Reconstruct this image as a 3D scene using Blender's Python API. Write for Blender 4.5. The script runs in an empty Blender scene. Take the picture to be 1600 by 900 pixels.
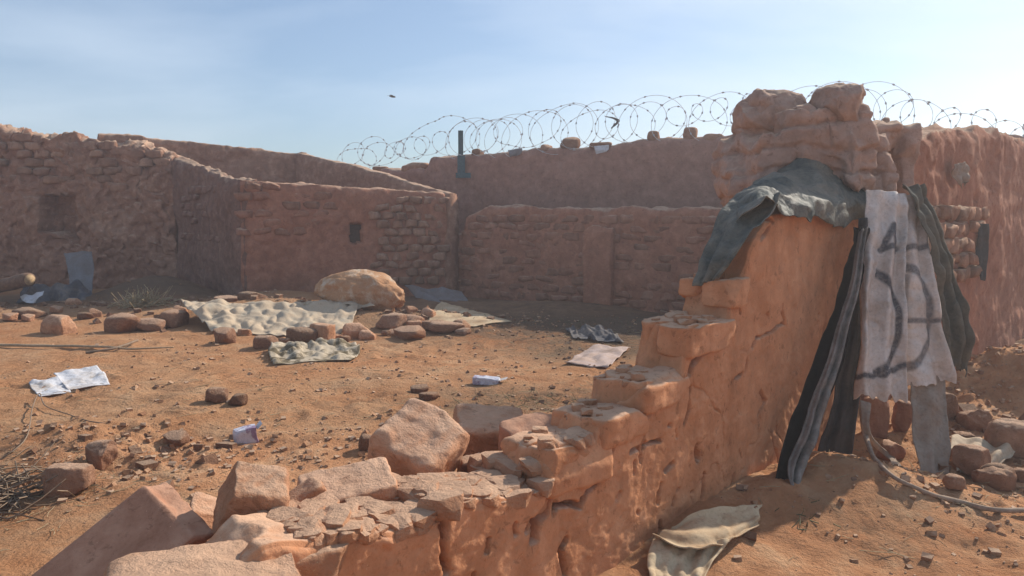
import bpy, math, random
import numpy as np
from math import radians as RAD
rng = random.Random(7)
sc = bpy.context.scene
COL = sc.collection
CAMZ = 1.6
PITCH = math.atan(.1)
# ------------------------------------------------------------------ camera
cam = bpy.data.cameras.new('camera'); cam_o = bpy.data.objects.new('camera', cam); COL.objects.link(cam_o)
cam_o.location = (0, 0, CAMZ); cam_o.rotation_euler = (math.pi/2-PITCH, 0, 0)
cam.sensor_width = 36; cam.lens = 36*1200/1600; cam.clip_end = 3000; cam.clip_start = .05
sc.camera = cam_o
# ------------------------------------------------------------------ sky and sun
SUN_EL, SUN_AZ = RAD(34), RAD(47)
w = bpy.data.worlds.new("World"); sc.world = w; w.use_nodes = True
nt = w.node_tree; N = nt.nodes; L = nt.links
for n in list(N): N.remove(n)
out = N.new('ShaderNodeOutputWorld'); bg = N.new('ShaderNodeBackground'); bg.inputs[1].default_value = .105
sky = N.new('ShaderNodeTexSky'); sky.sky_type = 'NISHITA'; sky.sun_disc = False
sky.sun_elevation = SUN_EL; sky.sun_rotation = SUN_AZ; sky.air_density = 1.0; sky.dust_density = 1.6; sky.ozone_density = 1.0; sky.altitude = 600
tc = N.new('ShaderNodeTexCoord'); mp = N.new('ShaderNodeMapping'); mp.inputs['Scale'].default_value = (1.0, .8, 3.6); mp.inputs['Rotation'].default_value = (0, RAD(9), 0)
mp.inputs['Location'].default_value = (1.85, .7, .4)
n1 = N.new('ShaderNodeTexNoise'); n1.inputs['Scale'].default_value = 1.6; n1.inputs['Detail'].default_value = 7; n1.inputs['Roughness'].default_value = .5; n1.inputs['Distortion'].default_value = .35
cr = N.new('ShaderNodeValToRGB'); cr.color_ramp.elements[0].position = .45; cr.color_ramp.elements[1].position = .68
cr.color_ramp.elements[0].color = (.35, .35, .35, 1); cr.color_ramp.elements[1].color = (.95, .95, .95, 1)
mx = N.new('ShaderNodeMix'); mx.data_type = 'RGBA'; ad = N.new('ShaderNodeMix'); ad.data_type = 'RGBA'; ad.blend_type = 'ADD'; ad.inputs['Factor'].default_value = .5; ad.inputs['A'].default_value = (3.5, 4.15, 5.0, 1); L.new(sky.outputs[0], ad.inputs['B']); L.new(ad.outputs['Result'], mx.inputs['B'])
L.new(tc.outputs['Generated'], mp.inputs[0]); L.new(mp.outputs[0], n1.inputs['Vector']); L.new(n1.outputs[0], cr.inputs[0])
L.new(cr.outputs[0], mx.inputs['Factor']); tn = N.new('ShaderNodeMix'); tn.data_type = 'RGBA'; tn.blend_type = 'MULTIPLY'; tn.inputs['Factor'].default_value = 1; tn.inputs['B'].default_value = (.66, .84, 1.0, 1); L.new(sky.outputs[0], tn.inputs['A']); L.new(tn.outputs['Result'], mx.inputs['A']); L.new(mx.outputs['Result'], bg.inputs[0]); L.new(bg.outputs[0], out.inputs[0])
sd = bpy.data.lights.new('sun', 'SUN'); sd.energy = 4.9; sd.angle = RAD(.7); sd.color = (1, .93, .82)
so = bpy.data.objects.new('sun', sd); COL.objects.link(so); so.rotation_euler = (math.pi/2-SUN_EL, 0, -SUN_AZ+math.pi)
so.location = (10, 10, 20)
sc.view_settings.view_transform = 'Standard'; sc.view_settings.look = 'None'; sc.view_settings.exposure = .16; sc.view_settings.gamma = 1

# ------------------------------------------------------------------ survey helpers
FW = np.array([0, math.cos(PITCH), -math.sin(PITCH)]); UP = np.array([0, math.sin(PITCH), math.cos(PITCH)]); EYE = np.array([0, 0, CAMZ])
def ray(x, y): return FW+np.array([(x-800)/1200, 0, 0])+UP*(450-y)/1200
def at(x, y, Y):
    r = ray(x, y); return EYE+r*(Y/r[1])
def gr(x, y, z=0.):
    r = ray(x, y); return EYE+r*((z-CAMZ)/r[2])
O1 = np.array([.6, 3.43]); D1 = np.array([.7004, .7137]); N1 = np.array([-D1[1], D1[0]])
def hit(x, y, w=0.):            # pixel -> (t along wall, height) on the foreground wall's face
    r = ray(x, y); k = ((O1+N1*w)@N1)/(r[:2]@N1); P = EYE+r*k
    return (P[:2]-O1)@D1, P[2]
def wp(t, w, z): q = O1+D1*t+N1*w; return (q[0], q[1], z)

# ------------------------------------------------------------------ noise
def _h(ix, iy, iz, s):
    h = (ix.astype(np.int64)*374761393+iy.astype(np.int64)*668265263+iz.astype(np.int64)*2147483647+s*144665) & 0xffffffff
    h = ((h ^ (h >> 13))*1274126177) & 0xffffffff
    h = ((h ^ (h >> 15))*2246822519) & 0xffffffff
    return ((h ^ (h >> 16)) & 0xffff)/32767.5-1
def vn(P, s=0):
    P = np.asarray(P, float); I = np.floor(P); F = P-I; I = I.astype(np.int64); F = F*F*(3-2*F)
    r = 0
    for a in (0, 1):
        wa = F[:, 0] if a else 1-F[:, 0]
        for b in (0, 1):
            wb = F[:, 1] if b else 1-F[:, 1]
            for c in (0, 1):
                wc = F[:, 2] if c else 1-F[:, 2]
                r = r+wa*wb*wc*_h(I[:, 0]+a, I[:, 1]+b, I[:, 2]+c, s)
    return r
def fbm(P, s=0, o=4, f=1., g=.5):
    P = np.asarray(P, float)*f; r = 0; a = 1.
    for i in range(o): r = r+a*vn(P*(2**i)+i*17.3, s+i); a *= g
    return r
def vec3(P, s, o=3, f=1.): return np.stack([fbm(P, s, o, f), fbm(P, s+31, o, f), fbm(P, s+67, o, f)], 1)

# ------------------------------------------------------------------ objects
def tag(o, label=None, cat=None, group=None, kind=None):
    if label: o['label'] = label
    if cat: o['category'] = cat
    if group: o['group'] = group
    if kind: o['kind'] = kind
    return o
def mesh(name, V, F, mat=None, smooth=True):
    m = bpy.data.meshes.new(name); V = np.asarray(V, float)
    m.from_pydata(V.tolist(), [], F if isinstance(F, list) else F.tolist()); m.update()
    if smooth: m.polygons.foreach_set('use_smooth', [True]*len(m.polygons))
    if mat: m.materials.append(mat)
    return m
def link(name, me, parent=None, loc=None, rot=None, scale=None):
    o = bpy.data.objects.new(name, me); COL.objects.link(o)
    if loc is not None: o.location = tuple(float(v) for v in loc)
    if rot is not None: o.rotation_euler = rot
    if scale is not None: o.scale = scale
    if parent: o.parent = parent
    return o
def empty(name, loc=(0, 0, 0), **k):
    return tag(link(name, None, None, loc), **k)
def grid_faces(nu, nv, off=0, wrap=False):
    i = np.arange(nu-1)[:, None]; j = np.arange(nv if wrap else nv-1)[None]
    a = i*nv+j; b = i*nv+(j+1) % nv; c = (i+1)*nv+(j+1) % nv; d = (i+1)*nv+j
    return (np.stack([a, b, c, d], -1).reshape(-1, 4)+off)

# ------------------------------------------------------------------ materials
def newmat(name):
    m = bpy.data.materials.new(name); m.use_nodes = True; nt = m.node_tree
    b = nt.nodes['Principled BSDF']; b.inputs['Specular IOR Level'].default_value = .2
    return m, nt, b
def ramp(nt, fac, stops):
    r = nt.nodes.new('ShaderNodeValToRGB'); e = r.color_ramp.elements
    while len(e) < len(stops): e.new(.5)
    for i, (p, c) in enumerate(stops): e[i].position = p; e[i].color = (*c, 1) if len(c) == 3 else c
    nt.links.new(fac, r.inputs[0]); return r.outputs[0]
def noise(nt, vec, scale, det=5, rough=.6, dist=0.):
    n = nt.nodes.new('ShaderNodeTexNoise'); n.inputs['Scale'].default_value = scale; n.inputs['Detail'].default_value = det
    n.inputs['Roughness'].default_value = rough; n.inputs['Distortion'].default_value = dist
    nt.links.new(vec, n.inputs['Vector']); return n.outputs[0]
def mixc(nt, fac, a, b, mode='MIX'):
    m = nt.nodes.new('ShaderNodeMix'); m.data_type = 'RGBA'; m.blend_type = mode
    for s, v in ((m.inputs['Factor'], fac), (m.inputs['A'], a), (m.inputs['B'], b)):
        if isinstance(v, (int, float)): s.default_value = v
        elif isinstance(v, tuple): s.default_value = (*v, 1) if len(v) == 3 else v
        else: nt.links.new(v, s)
    return m.outputs['Result']
def mathn(nt, op, a, b=None):
    m = nt.nodes.new('ShaderNodeMath'); m.operation = op
    for i, v in enumerate((a, b)):
        if v is None: continue
        if isinstance(v, (int, float)): m.inputs[i].default_value = v
        else: nt.links.new(v, m.inputs[i])
    return m.outputs[0]
def coords(nt, shift=True, scale=(1, 1, 1)):
    t = nt.nodes.new('ShaderNodeTexCoord'); v = t.outputs['Object']
    if shift:
        oi = nt.nodes.new('ShaderNodeObjectInfo'); vm = nt.nodes.new('ShaderNodeVectorMath'); vm.operation = 'MULTIPLY_ADD'
        vm.inputs[1].default_value = (1, 1, 1)
        c = nt.nodes.new('ShaderNodeCombineXYZ')
        nt.links.new(mathn(nt, 'MULTIPLY', oi.outputs['Random'], 37.), c.inputs[0]); nt.links.new(mathn(nt, 'MULTIPLY', oi.outputs['Random'], 71.), c.inputs[1])
        nt.links.new(v, vm.inputs[0]); nt.links.new(c.outputs[0], vm.inputs[2]); v = vm.outputs[0]
    if scale != (1, 1, 1):
        mpn = nt.nodes.new('ShaderNodeMapping'); mpn.inputs['Scale'].default_value = scale; nt.links.new(v, mpn.inputs[0]); return v, mpn.outputs[0]
    return v
def adobe(name, base, dark, pale, shift=True, fine=1., bump=.5, streak=.35, objvar=0., soot=False, tone=.7, dust=.6):
    m, nt, b = newmat(name); b.inputs['Roughness'].default_value = .95; b.inputs['Specular IOR Level'].default_value = .08
    base, dark, pale = [tuple(x*tone for x in q) for q in (base, dark, pale)]
    v, vs = coords(nt, shift, (2.6, 2.6, .6))
    big = noise(nt, v, 1.3, 4, .55, .3); mid = noise(nt, v, 7*fine, 6, .65, .2); fin = noise(nt, v, 55*fine, 6, .75)
    col = ramp(nt, big, [(.34, dark), (.52, base), (.72, pale)])
    col = mixc(nt, .55, col, ramp(nt, mid, [(.3, tuple(c*.55 for c in base)), (.52, base), (.75, tuple(min(.9, c*1.35) for c in pale))]))
    st = noise(nt, vs, 2.2, 4, .6)
    col = mixc(nt, streak, col, ramp(nt, st, [(.38, tuple(c*.55 for c in dark)), (.6, pale)]))
    fr = ramp(nt, fin, [(.28, (.6, .56, .55)), (.44, (1, 1, 1)), (.62, (1, 1, 1)), (.75, (1.0, 1.0, 1.0))])
    col = mixc(nt, .6, col, fr, 'MULTIPLY')
    # pale straw flecks kneaded into the mud
    vo = nt.nodes.new('ShaderNodeTexVoronoi'); vo.inputs['Scale'].default_value = 70*fine; vo.inputs['Randomness'].default_value = 1
    nt.links.new(v, vo.inputs['Vector'])
    fl = ramp(nt, vo.outputs['Distance'], [(.10, (1, 1, 1)), (.17, (0, 0, 0))])
    gate = ramp(nt, noise(nt, v, 19, 2, .5), [(.56, (0, 0, 0)), (.66, (1, 1, 1))])
    col = mixc(nt, mathn(nt, 'MULTIPLY', mathn(nt, 'MULTIPLY', fl, gate), .45), col, tuple(min(.8, c*1.7+.03) for c in pale))
    ge = nt.nodes.new('ShaderNodeNewGeometry'); sx_ = nt.nodes.new('ShaderNodeSeparateXYZ'); nt.links.new(ge.outputs['Normal'], sx_.inputs[0])
    up_ = ramp(nt, mathn(nt, 'ADD', sx_.outputs[2], mathn(nt, 'MULTIPLY', mathn(nt, 'SUBTRACT', mid, .5), .8)), [(.62, (0, 0, 0)), (.95, (1, 1, 1))])
    col = mixc(nt, mathn(nt, 'MULTIPLY', up_, dust), col, (.64*tone**.5, .455*tone**.5, .32*tone**.5))
    pit = ramp(nt, noise(nt, v, 17*fine, 4, .7, .6), [(.33, (.42, .38, .36)), (.41, (1, 1, 1))])
    col = mixc(nt, .5, col, pit, 'MULTIPLY')
    if objvar:
        oi = nt.nodes.new('ShaderNodeObjectInfo')
        col = mixc(nt, 1., col, ramp(nt, oi.outputs['Random'], [(0, (1-objvar,)*3), (.5, (1, 1-objvar*.3, 1-objvar*.4)), (1, (1+objvar*.6, 1+objvar*.6, 1+objvar*.7))]), 'MULTIPLY')
    if soot:
        a = nt.nodes.new('ShaderNodeAttribute'); a.attribute_name = 'soot'
        sn = mathn(nt, 'MULTIPLY', a.outputs['Fac'], mathn(nt, 'ADD', mathn(nt, 'MULTIPLY', mid, .5), .75))
        col = mixc(nt, sn, col, (.03, .026, .025))
    nt.links.new(col, b.inputs['Base Color'])
    bp = nt.nodes.new('ShaderNodeBump'); bp.inputs['Strength'].default_value = bump; bp.inputs['Distance'].default_value = .028
    hh = mathn(nt, 'ADD', mathn(nt, 'MULTIPLY', mid, 1.1), mathn(nt, 'MULTIPLY', fin, .4))
    nt.links.new(hh, bp.inputs['Height']); nt.links.new(bp.outputs[0], b.inputs['Normal'])
    return m
M = {}
M['mud'] = adobe('mud_plaster', (.62, .275, .135), (.52, .22, .105), (.68, .36, .21), shift=False, soot=True, streak=.18, tone=1.0, dust=.6)
M['mudfar'] = adobe('mud_wall_grey', (.40, .205, .15), (.33, .165, .12), (.46, .26, .195), shift=False, bump=.7, streak=.08, tone=.88)
M['mudred'] = adobe('mud_wall_red', (.42, .185, .115), (.34, .14, .085), (.49, .26, .17), shift=False, bump=1., streak=.07, tone=.92)
M['mudbrown'] = adobe('mud_wall_brown', (.38, .195, .125), (.25, .115, .075), (.52, .33, .23), shift=False, bump=1., streak=.08, tone=.95)
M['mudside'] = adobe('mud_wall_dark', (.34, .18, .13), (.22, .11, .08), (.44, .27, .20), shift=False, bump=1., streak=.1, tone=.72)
M['brickred'] = adobe('adobe_brick_red', (.40, .20, .13), (.33, .145, .09), (.49, .27, .18), objvar=.22, bump=.9, tone=.85)
M['brickbrown'] = adobe('adobe_brick_brown', (.41, .235, .155), (.30, .14, .09), (.53, .34, .23), objvar=.25, bump=.9, tone=.85)
M['block'] = adobe('adobe_block', (.52, .265, .15), (.42, .195, .105), (.60, .34, .21), objvar=.14, bump=1.1, streak=.1, tone=1.22, dust=.55)
M['slab'] = adobe('plastered_slab', (.46, .215, .13), (.40, .18, .105), (.52, .27, .17), bump=.45, streak=.1, tone=1., dust=.25)
M['stone'] = adobe('clod', (.42, .225, .135), (.33, .155, .09), (.53, .33, .22), objvar=.25, bump=1., streak=.1, fine=1.5, tone=.8)
M['crown'] = adobe('weathered_adobe', (.47, .31, .24), (.40, .25, .19), (.54, .37, .29), bump=.9, tone=1., streak=.12)

def soil():
    m, nt, b = newmat('soil'); b.inputs['Roughness'].default_value = 1; b.inputs['Specular IOR Level'].default_value = .04
    v = coords(nt, False)
    big = noise(nt, v, .55, 4, .6, .5); mid = noise(nt, v, 3.2, 6, .65, .4); fin = noise(nt, v, 28, 6, .7); vf = noise(nt, v, 120, 3, .7)
    col = ramp(nt, big, [(.36, (.47, .205, .09)), (.5, (.50, .265, .135)), (.64, (.52, .315, .18))])
    col = mixc(nt, .5, col, ramp(nt, mid, [(.32, (.36, .16, .075)), (.5, (.50, .255, .13)), (.7, (.58, .37, .225))]))
    col = mixc(nt, .8, col, ramp(nt, fin, [(.26, (.38, .34, .32)), (.44, (.95, .95, .95)), (.6, (1, 1, 1)), (.8, (1, 1, 1))]), 'MULTIPLY')
    a = nt.nodes.new('ShaderNodeAttribute'); a.attribute_name = 'red'
    col = mixc(nt, mathn(nt, 'MULTIPLY', a.outputs['Fac'], .8), col, ramp(nt, mid, [(.3, (.42, .18, .085)), (.52, (.60, .30, .155)), (.72, (.70, .45, .27))]))
    a2 = nt.nodes.new('ShaderNodeAttribute'); a2.attribute_name = 'dung'  # dung patches plus painted shade of the back walls
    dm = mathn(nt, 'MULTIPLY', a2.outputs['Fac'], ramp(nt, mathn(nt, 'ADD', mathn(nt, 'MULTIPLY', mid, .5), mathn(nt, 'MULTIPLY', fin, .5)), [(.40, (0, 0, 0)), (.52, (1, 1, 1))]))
    col = mixc(nt, mathn(nt, 'MULTIPLY', dm, .8), col, (.13, .095, .065))  # dung patches, with some wall shade painted in among them
    a3 = nt.nodes.new('ShaderNodeAttribute'); a3.attribute_name = 'painted_shade'
    col = mixc(nt, mathn(nt, 'MULTIPLY', mathn(nt, 'MULTIPLY', a3.outputs['Fac'], .85), ramp(nt, mid, [(.3, (1, 1, 1)), (.62, (.6, .6, .6))])), col, (.11, .08, .06))  # darkens the soil where the walls' shade is painted in
    vo = nt.nodes.new('ShaderNodeTexVoronoi'); vo.inputs['Scale'].default_value = 26; nt.links.new(v, vo.inputs['Vector'])
    sp = ramp(nt, vo.outputs['Distance'], [(.12, (1, 1, 1)), (.22, (0, 0, 0))])
    gt = ramp(nt, noise(nt, v, 2.1, 5, .7), [(.52, (0, 0, 0)), (.6, (1, 1, 1))])
    col = mixc(nt, mathn(nt, 'MULTIPLY', mathn(nt, 'MULTIPLY', sp, gt), .6), col, (.17, .11, .075))
    nt.links.new(col, b.inputs['Base Color'])
    bp = nt.nodes.new('ShaderNodeBump'); bp.inputs['Strength'].default_value = 1.; bp.inputs['Distance'].default_value = .07
    nt.links.new(mathn(nt, 'ADD', mathn(nt, 'ADD', mathn(nt, 'MULTIPLY', mid, .8), mathn(nt, 'MULTIPLY', fin, .5)), mathn(nt, 'MULTIPLY', vf, .12)), bp.inputs['Height']); nt.links.new(bp.outputs[0], b.inputs['Normal'])
    return m
M['soil'] = soil()
def cloth_mat(name, base, dirt, rough=.85, spec=.2, weave=400, dirtpos=(.42, .68), bump=.3, ink=False, sheen=0., trans=0.):
    m, nt, b = newmat(name); b.inputs['Roughness'].default_value = rough; b.inputs['Specular IOR Level'].default_value = spec
    v = coords(nt, True)
    d = noise(nt, v, 4, 7, .7, .5); f = noise(nt, v, 45, 5, .7)
    col = mixc(nt, ramp(nt, d, [(dirtpos[0], (0, 0, 0)), (dirtpos[1], (1, 1, 1))]), base, dirt)
    col = mixc(nt, .6, col, ramp(nt, f, [(.3, (.6, .57, .55)), (.5, (1, 1, 1))]), 'MULTIPLY')
    if ink:
        a = nt.nodes.new('ShaderNodeAttribute'); a.attribute_name = 'ink'
        k = mathn(nt, 'MULTIPLY', a.outputs['Fac'], ramp(nt, f, [(.3, (.55, .55, .55)), (.55, (1, 1, 1))]))
        col = mixc(nt, k, col, (.10, .095, .10))
    nt.links.new(col, b.inputs['Base Color'])
    wv = nt.nodes.new('ShaderNodeTexNoise'); wv.inputs['Scale'].default_value = 22; wv.inputs['Detail'].default_value = 6; nt.links.new(v, wv.inputs['Vector'])
    bp = nt.nodes.new('ShaderNodeBump'); bp.inputs['Strength'].default_value = bump; bp.inputs['Distance'].default_value = .02
    nt.links.new(wv.outputs[0], bp.inputs['Height']); nt.links.new(bp.outputs[0], b.inputs['Normal'])
    if trans: b.inputs['Transmission Weight'].default_value = 0
    return m
M['tarp'] = cloth_mat('green_grey_tarp', (.05, .068, .065), (.22, .20, .16), .7, .2, bump=1., dirtpos=(.34, .60))
M['tarpdark'] = cloth_mat('dark_tarp', (.045, .045, .048), (.09, .075, .065), .7, .2, bump=.5)
M['black'] = cloth_mat('black_plastic', (.012, .011, .011), (.03, .024, .02), .8, .1)
M['sack'] = cloth_mat('white_sack', (.70, .62, .56), (.50, .40, .33), .9, .08, ink=True, bump=.8, dirtpos=(.40, .68))
M['sackdirty'] = cloth_mat('dirty_sack', (.33, .27, .22), (.25, .165, .115), .9, .1, bump=.6)
M['greystrip'] = cloth_mat('grey_plastic_strip', (.15, .135, .12), (.34, .30, .26), .7, .2)
M['olive'] = cloth_mat('olive_cloth', (.085, .085, .07), (.18, .15, .11), .85, .2)
M['beige'] = cloth_mat('beige_tarp', (.60, .47, .31), (.44, .29, .17), .85, .1, dirtpos=(.38, .66))
M['greentarp'] = cloth_mat('pale_green_tarp', (.42, .37, .29), (.52, .40, .28), .85, .12, dirtpos=(.30, .52))
M['sandsack'] = cloth_mat('sand_stained_sack', (.60, .48, .36), (.46, .25, .135), .95, .05, dirtpos=(.36, .50), bump=.8)
M['paper'] = cloth_mat('white_paper', (.62, .61, .63), (.42, .34, .27), .8, .15, dirtpos=(.46, .7), bump=.6)
M['crushed'] = cloth_mat('crushed_cloth', (.15, .115, .07), (.50, .41, .30), .85, .1, dirtpos=(.44, .54))
M['pack'] = cloth_mat('printed_pack', (.56, .56, .63), (.27, .18, .27), .4, .5, dirtpos=(.48, .54))
M['greysheet'] = cloth_mat('grey_sheet', (.20, .185, .185), (.17, .135, .12), .6, .4)
M['rag'] = cloth_mat('dark_rag', (.10, .10, .11), (.24, .20, .17), .9, .1)
M['pinksheet'] = cloth_mat('pinkish_sheet', (.47, .36, .32), (.42, .28, .2), .8, .2)
def plain(name, c, r=.8, metal=0., var=.4, sc_=20):
    m, nt, b = newmat(name); b.inputs['Roughness'].default_value = r; b.inputs['Metallic'].default_value = metal
    v = coords(nt, True); f = noise(nt, v, sc_, 6, .7)
    nt.links.new(ramp(nt, f, [(.3, tuple(x*(1-var) for x in c)), (.7, tuple(x*(1+var*.6) for x in c))]), b.inputs['Base Color']); return m
M['wood'] = plain('dry_wood', (.42, .30, .19)); M['woodend'] = plain('cut_wood_end', (.46, .31, .17)); M['bark'] = plain('brown_bark', (.20, .12, .08))
M['wire'] = plain('galvanised_wire', (.55, .55, .56), .8, .0); M['post'] = plain('teal_post', (.05, .11, .13), .6, .2); M['rope'] = plain('cloth_rope', (.36, .26, .19), .9)
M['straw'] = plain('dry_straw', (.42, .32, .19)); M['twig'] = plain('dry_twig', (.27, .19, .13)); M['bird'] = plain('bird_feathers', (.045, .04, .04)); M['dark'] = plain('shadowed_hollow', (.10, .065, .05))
M['gravel'] = adobe('gravel', (.46, .25, .14), (.34, .16, .09), (.56, .38, .25), fine=2, bump=.4, shift=False, streak=.05, tone=.85)
M['dungclod'] = plain('dark_crumbs', (.23, .13, .08)); M['green'] = plain('dry_weed', (.16, .15, .08)); M['pale'] = plain('pale_chip', (.62, .55, .47))

# ------------------------------------------------------------------ ground
BUMPS = [  # x, y, rx, ry, height
    (-3.5, 11.3, 1.25, .55, .30), (-2.2, 10.7, 1.6, .4, .08), (-5.8, 11.9, 1.6, .7, .12), (-1.2, 11.2, 1.3, .7, .13), (-9, 13, 2.5, 1.4, .06), (-6.4, 13.7, .9, .8, .45), (-3.9, 12.4, .9, .5, .16), (-3.4, 13.0, 2.2, .8, .18),
    (0.5, 12.6, 2, .6, .12), (3, 11.2, 1.5, .5, .08),
    (4.05, 6.0, .60, .42, .40), (4.95, 6.4, .9, .5, .50), (3.6, 5.3, 1.0, .7, .12), (1.95, 4.2, .5, .35, .16),
    (-2.35, 5.2, .42, .28, -.10), (-2.9, 5.25, .8, .4, .10), (-1.9, 4.35, .5, .5, .06), (-.9, 4.0, .6, .5, -.05), (-.1, 4.0, .8, .25, .10), (.75, 4.9, .7, .3, .1)]
def G(x, y):
    x = np.asarray(x, float); y = np.asarray(y, float); sh = x.shape; x = x.ravel(); y = y.ravel()
    P = np.stack([x, y, 0*x+3.3], 1)
    z = .045*fbm(P, 3, 3, .45)+.017*fbm(P, 9, 3, 1.9)
    near = np.clip(1-np.abs(y-5)/14, 0, 1)
    z = z+near*.014*fbm(P, 21, 4, 5)+near*.02*np.clip(fbm(P, 23, 3, 1.6), 0, 1)**2
    for cx, cy, rx, ry, h in BUMPS: z = z+h*np.exp(-((x-cx)/rx)**2-((y-cy)/ry)**2)
    w_ = (x-O1[0])*N1[0]+(y-O1[1])*N1[1]; t_ = (x-O1[0])*D1[0]+(y-O1[1])*D1[1]
    if len(x) > 1000:
        q = np.random.RandomState(77)
        for i in range(130):
            fx = q.uniform(-5, 3.5); fy = q.uniform(4.3, 10); aa = q.normal(.5, .7); sc_ = q.uniform(.8, 1.5)
            near_ = (np.abs(x-fx) < .45) & (np.abs(y-fy) < .45); dx = x[near_]-fx; dy = y[near_]-fy
            u_ = (dx*math.cos(aa)+dy*math.sin(aa))/(.14*sc_); v_ = (-dx*math.sin(aa)+dy*math.cos(aa))/(.06*sc_); rr = u_*u_+v_*v_
            z[near_] += -.022*np.exp(-rr)+.012*np.exp(-(np.sqrt(rr)-1.7)**2/.3)
    front = np.where((w_ < .2) & (t_ > -3), np.exp(-((w_+.05)/.35)**2), 0)
    lump = .5+.5*fbm(P, 40, 3, 3)
    z = z+front*(.05+.06*lump)*np.clip((t_+1)/1.5, 0, 1)
    z = z+np.where((w_ > .2) & (w_ < 2) & (t_ > -3) & (t_ < 2), .05*lump*np.exp(-((w_-.4)/.35)**2), 0)
    # rubble relief, stronger in the loose heaps
    loose = np.exp(-((x-4.3)/1.6)**2-((y-6.1)/1.1)**2)+.7*np.exp(-((x+2.5)/.9)**2-((y-4.9)/.7)**2)+.5*np.exp(-((x-2.6)/1.8)**2-((y-4.1)/1.1)**2)
    z = z+np.clip(loose, 0, 1)*(.055*fbm(P, 60, 4, 5)+.045*np.abs(fbm(P, 61, 3, 11)))
    return z.reshape(sh)
def g1(x, y): return float(G(np.array([x]), np.array([y]))[0])
def gp(px, py):                    # ground point seen at a photo pixel
    z = 0.
    for _ in range(6):
        p = gr(px, py, z); z = g1(p[0], p[1])
    return np.array([p[0], p[1], z])
def merge(parts):
    V = []; F = []; o = 0
    for v, f in parts:
        V.append(np.asarray(v)); F += [[i+o for i in q] for q in f]; o += len(v)
    return np.concatenate(V), F

def lines(a, fine0, fine1, st, b, grow=1.25):
    v = list(np.arange(fine0, fine1, st)); d = st
    while v[-1] < b: d *= grow; v.append(v[-1]+d)
    d = st; lo = [v[0]]
    while lo[0] > a: d *= grow; lo.insert(0, lo[0]-d)
    return np.array(lo[:-1]+v)
gx = lines(-600, -5, 6.5, .028, 600); gxl = gx
ya = np.arange(2.2, 8, .022); yb = np.arange(8, 16, .05)
gyl = [2.2]; d = .05
while gyl[0] > -400: gyl.insert(0, gyl[0]-d); d *= 1.3
gyh = [16.]; d = .1
while gyh[-1] < 1200: gyh.append(gyh[-1]+d); d *= 1.25
gy = np.array(gyl[:-1]+list(ya)+list(yb)+gyh)
X, Y = np.meshgrid(gx, gy, indexing='ij'); Z = G(X, Y)
V = np.stack([X.ravel(), Y.ravel(), Z.ravel()], 1)
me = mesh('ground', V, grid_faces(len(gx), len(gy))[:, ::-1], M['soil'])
ground = tag(link('ground', me), kind='structure')
def gs(cx, cy, rx, ry): return np.exp(-((X.ravel()-cx)/rx)**2-((Y.ravel()-cy)/ry)**2)
red = np.clip(gs(-1.2, 4.6, 1.6, .7)+gs(.2, 5.0, 1, .6)+gs(-2.6, 4.7, .8, .5)+gs(3.2, 4.2, 3, 1.6)+gs(4.4, 6.2, 1.5, 1.0)+.6*gs(.6, 6.6, 1.2, .8)+.35*gs(-.5, 8, 1.5, 1), 0, 1)
w_ = (X.ravel()-O1[0])*N1[0]+(Y.ravel()-O1[1])*N1[1]; red = np.maximum(red, np.where(w_ < .1, .85, 0))
me.attributes.new('red', 'FLOAT', 'POINT').data.foreach_set('value', red.astype(np.float32))
dung = np.clip(gs(.9, 8.9, 1.0, .8)+.9*gs(.5, 10.2, 2.6, .7)+gs(1.9, 9.6, 1.0, .8)+.8*gs(.0, 6.5, .9, .6)+gs(-3.2, 4.1, .7, .7)+.6*gs(.8, 6.3, .5, .5)+gs(2.5, 11.2, 4, .8)+.9*gs(-8, 12.9, 4, 1.0)+.5*gs(1.8, 3.7, .5, .35), 0, 1)  # dung patches, plus broad darkening painted where the back walls cast shade
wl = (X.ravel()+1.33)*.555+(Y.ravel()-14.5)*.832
painted_shade = np.where((X.ravel() > -4) & (X.ravel() < 9) & (wl > -2.9) & (wl < .3), np.clip((wl+2.7)/.5, 0, 1), 0); painted_shade = np.maximum(painted_shade, np.clip(1.3*gs(-7.5, 13.6, 4.5, 1.0), 0, 1))  # shade of the low wall and left wall painted into the soil
me.attributes.new('painted_shade', 'FLOAT', 'POINT').data.foreach_set('value', painted_shade.astype(np.float32))
me.attributes.new('dung', 'FLOAT', 'POINT').data.foreach_set('value', dung.astype(np.float32))  # holds dung patches and the painted shade of the back walls

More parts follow.
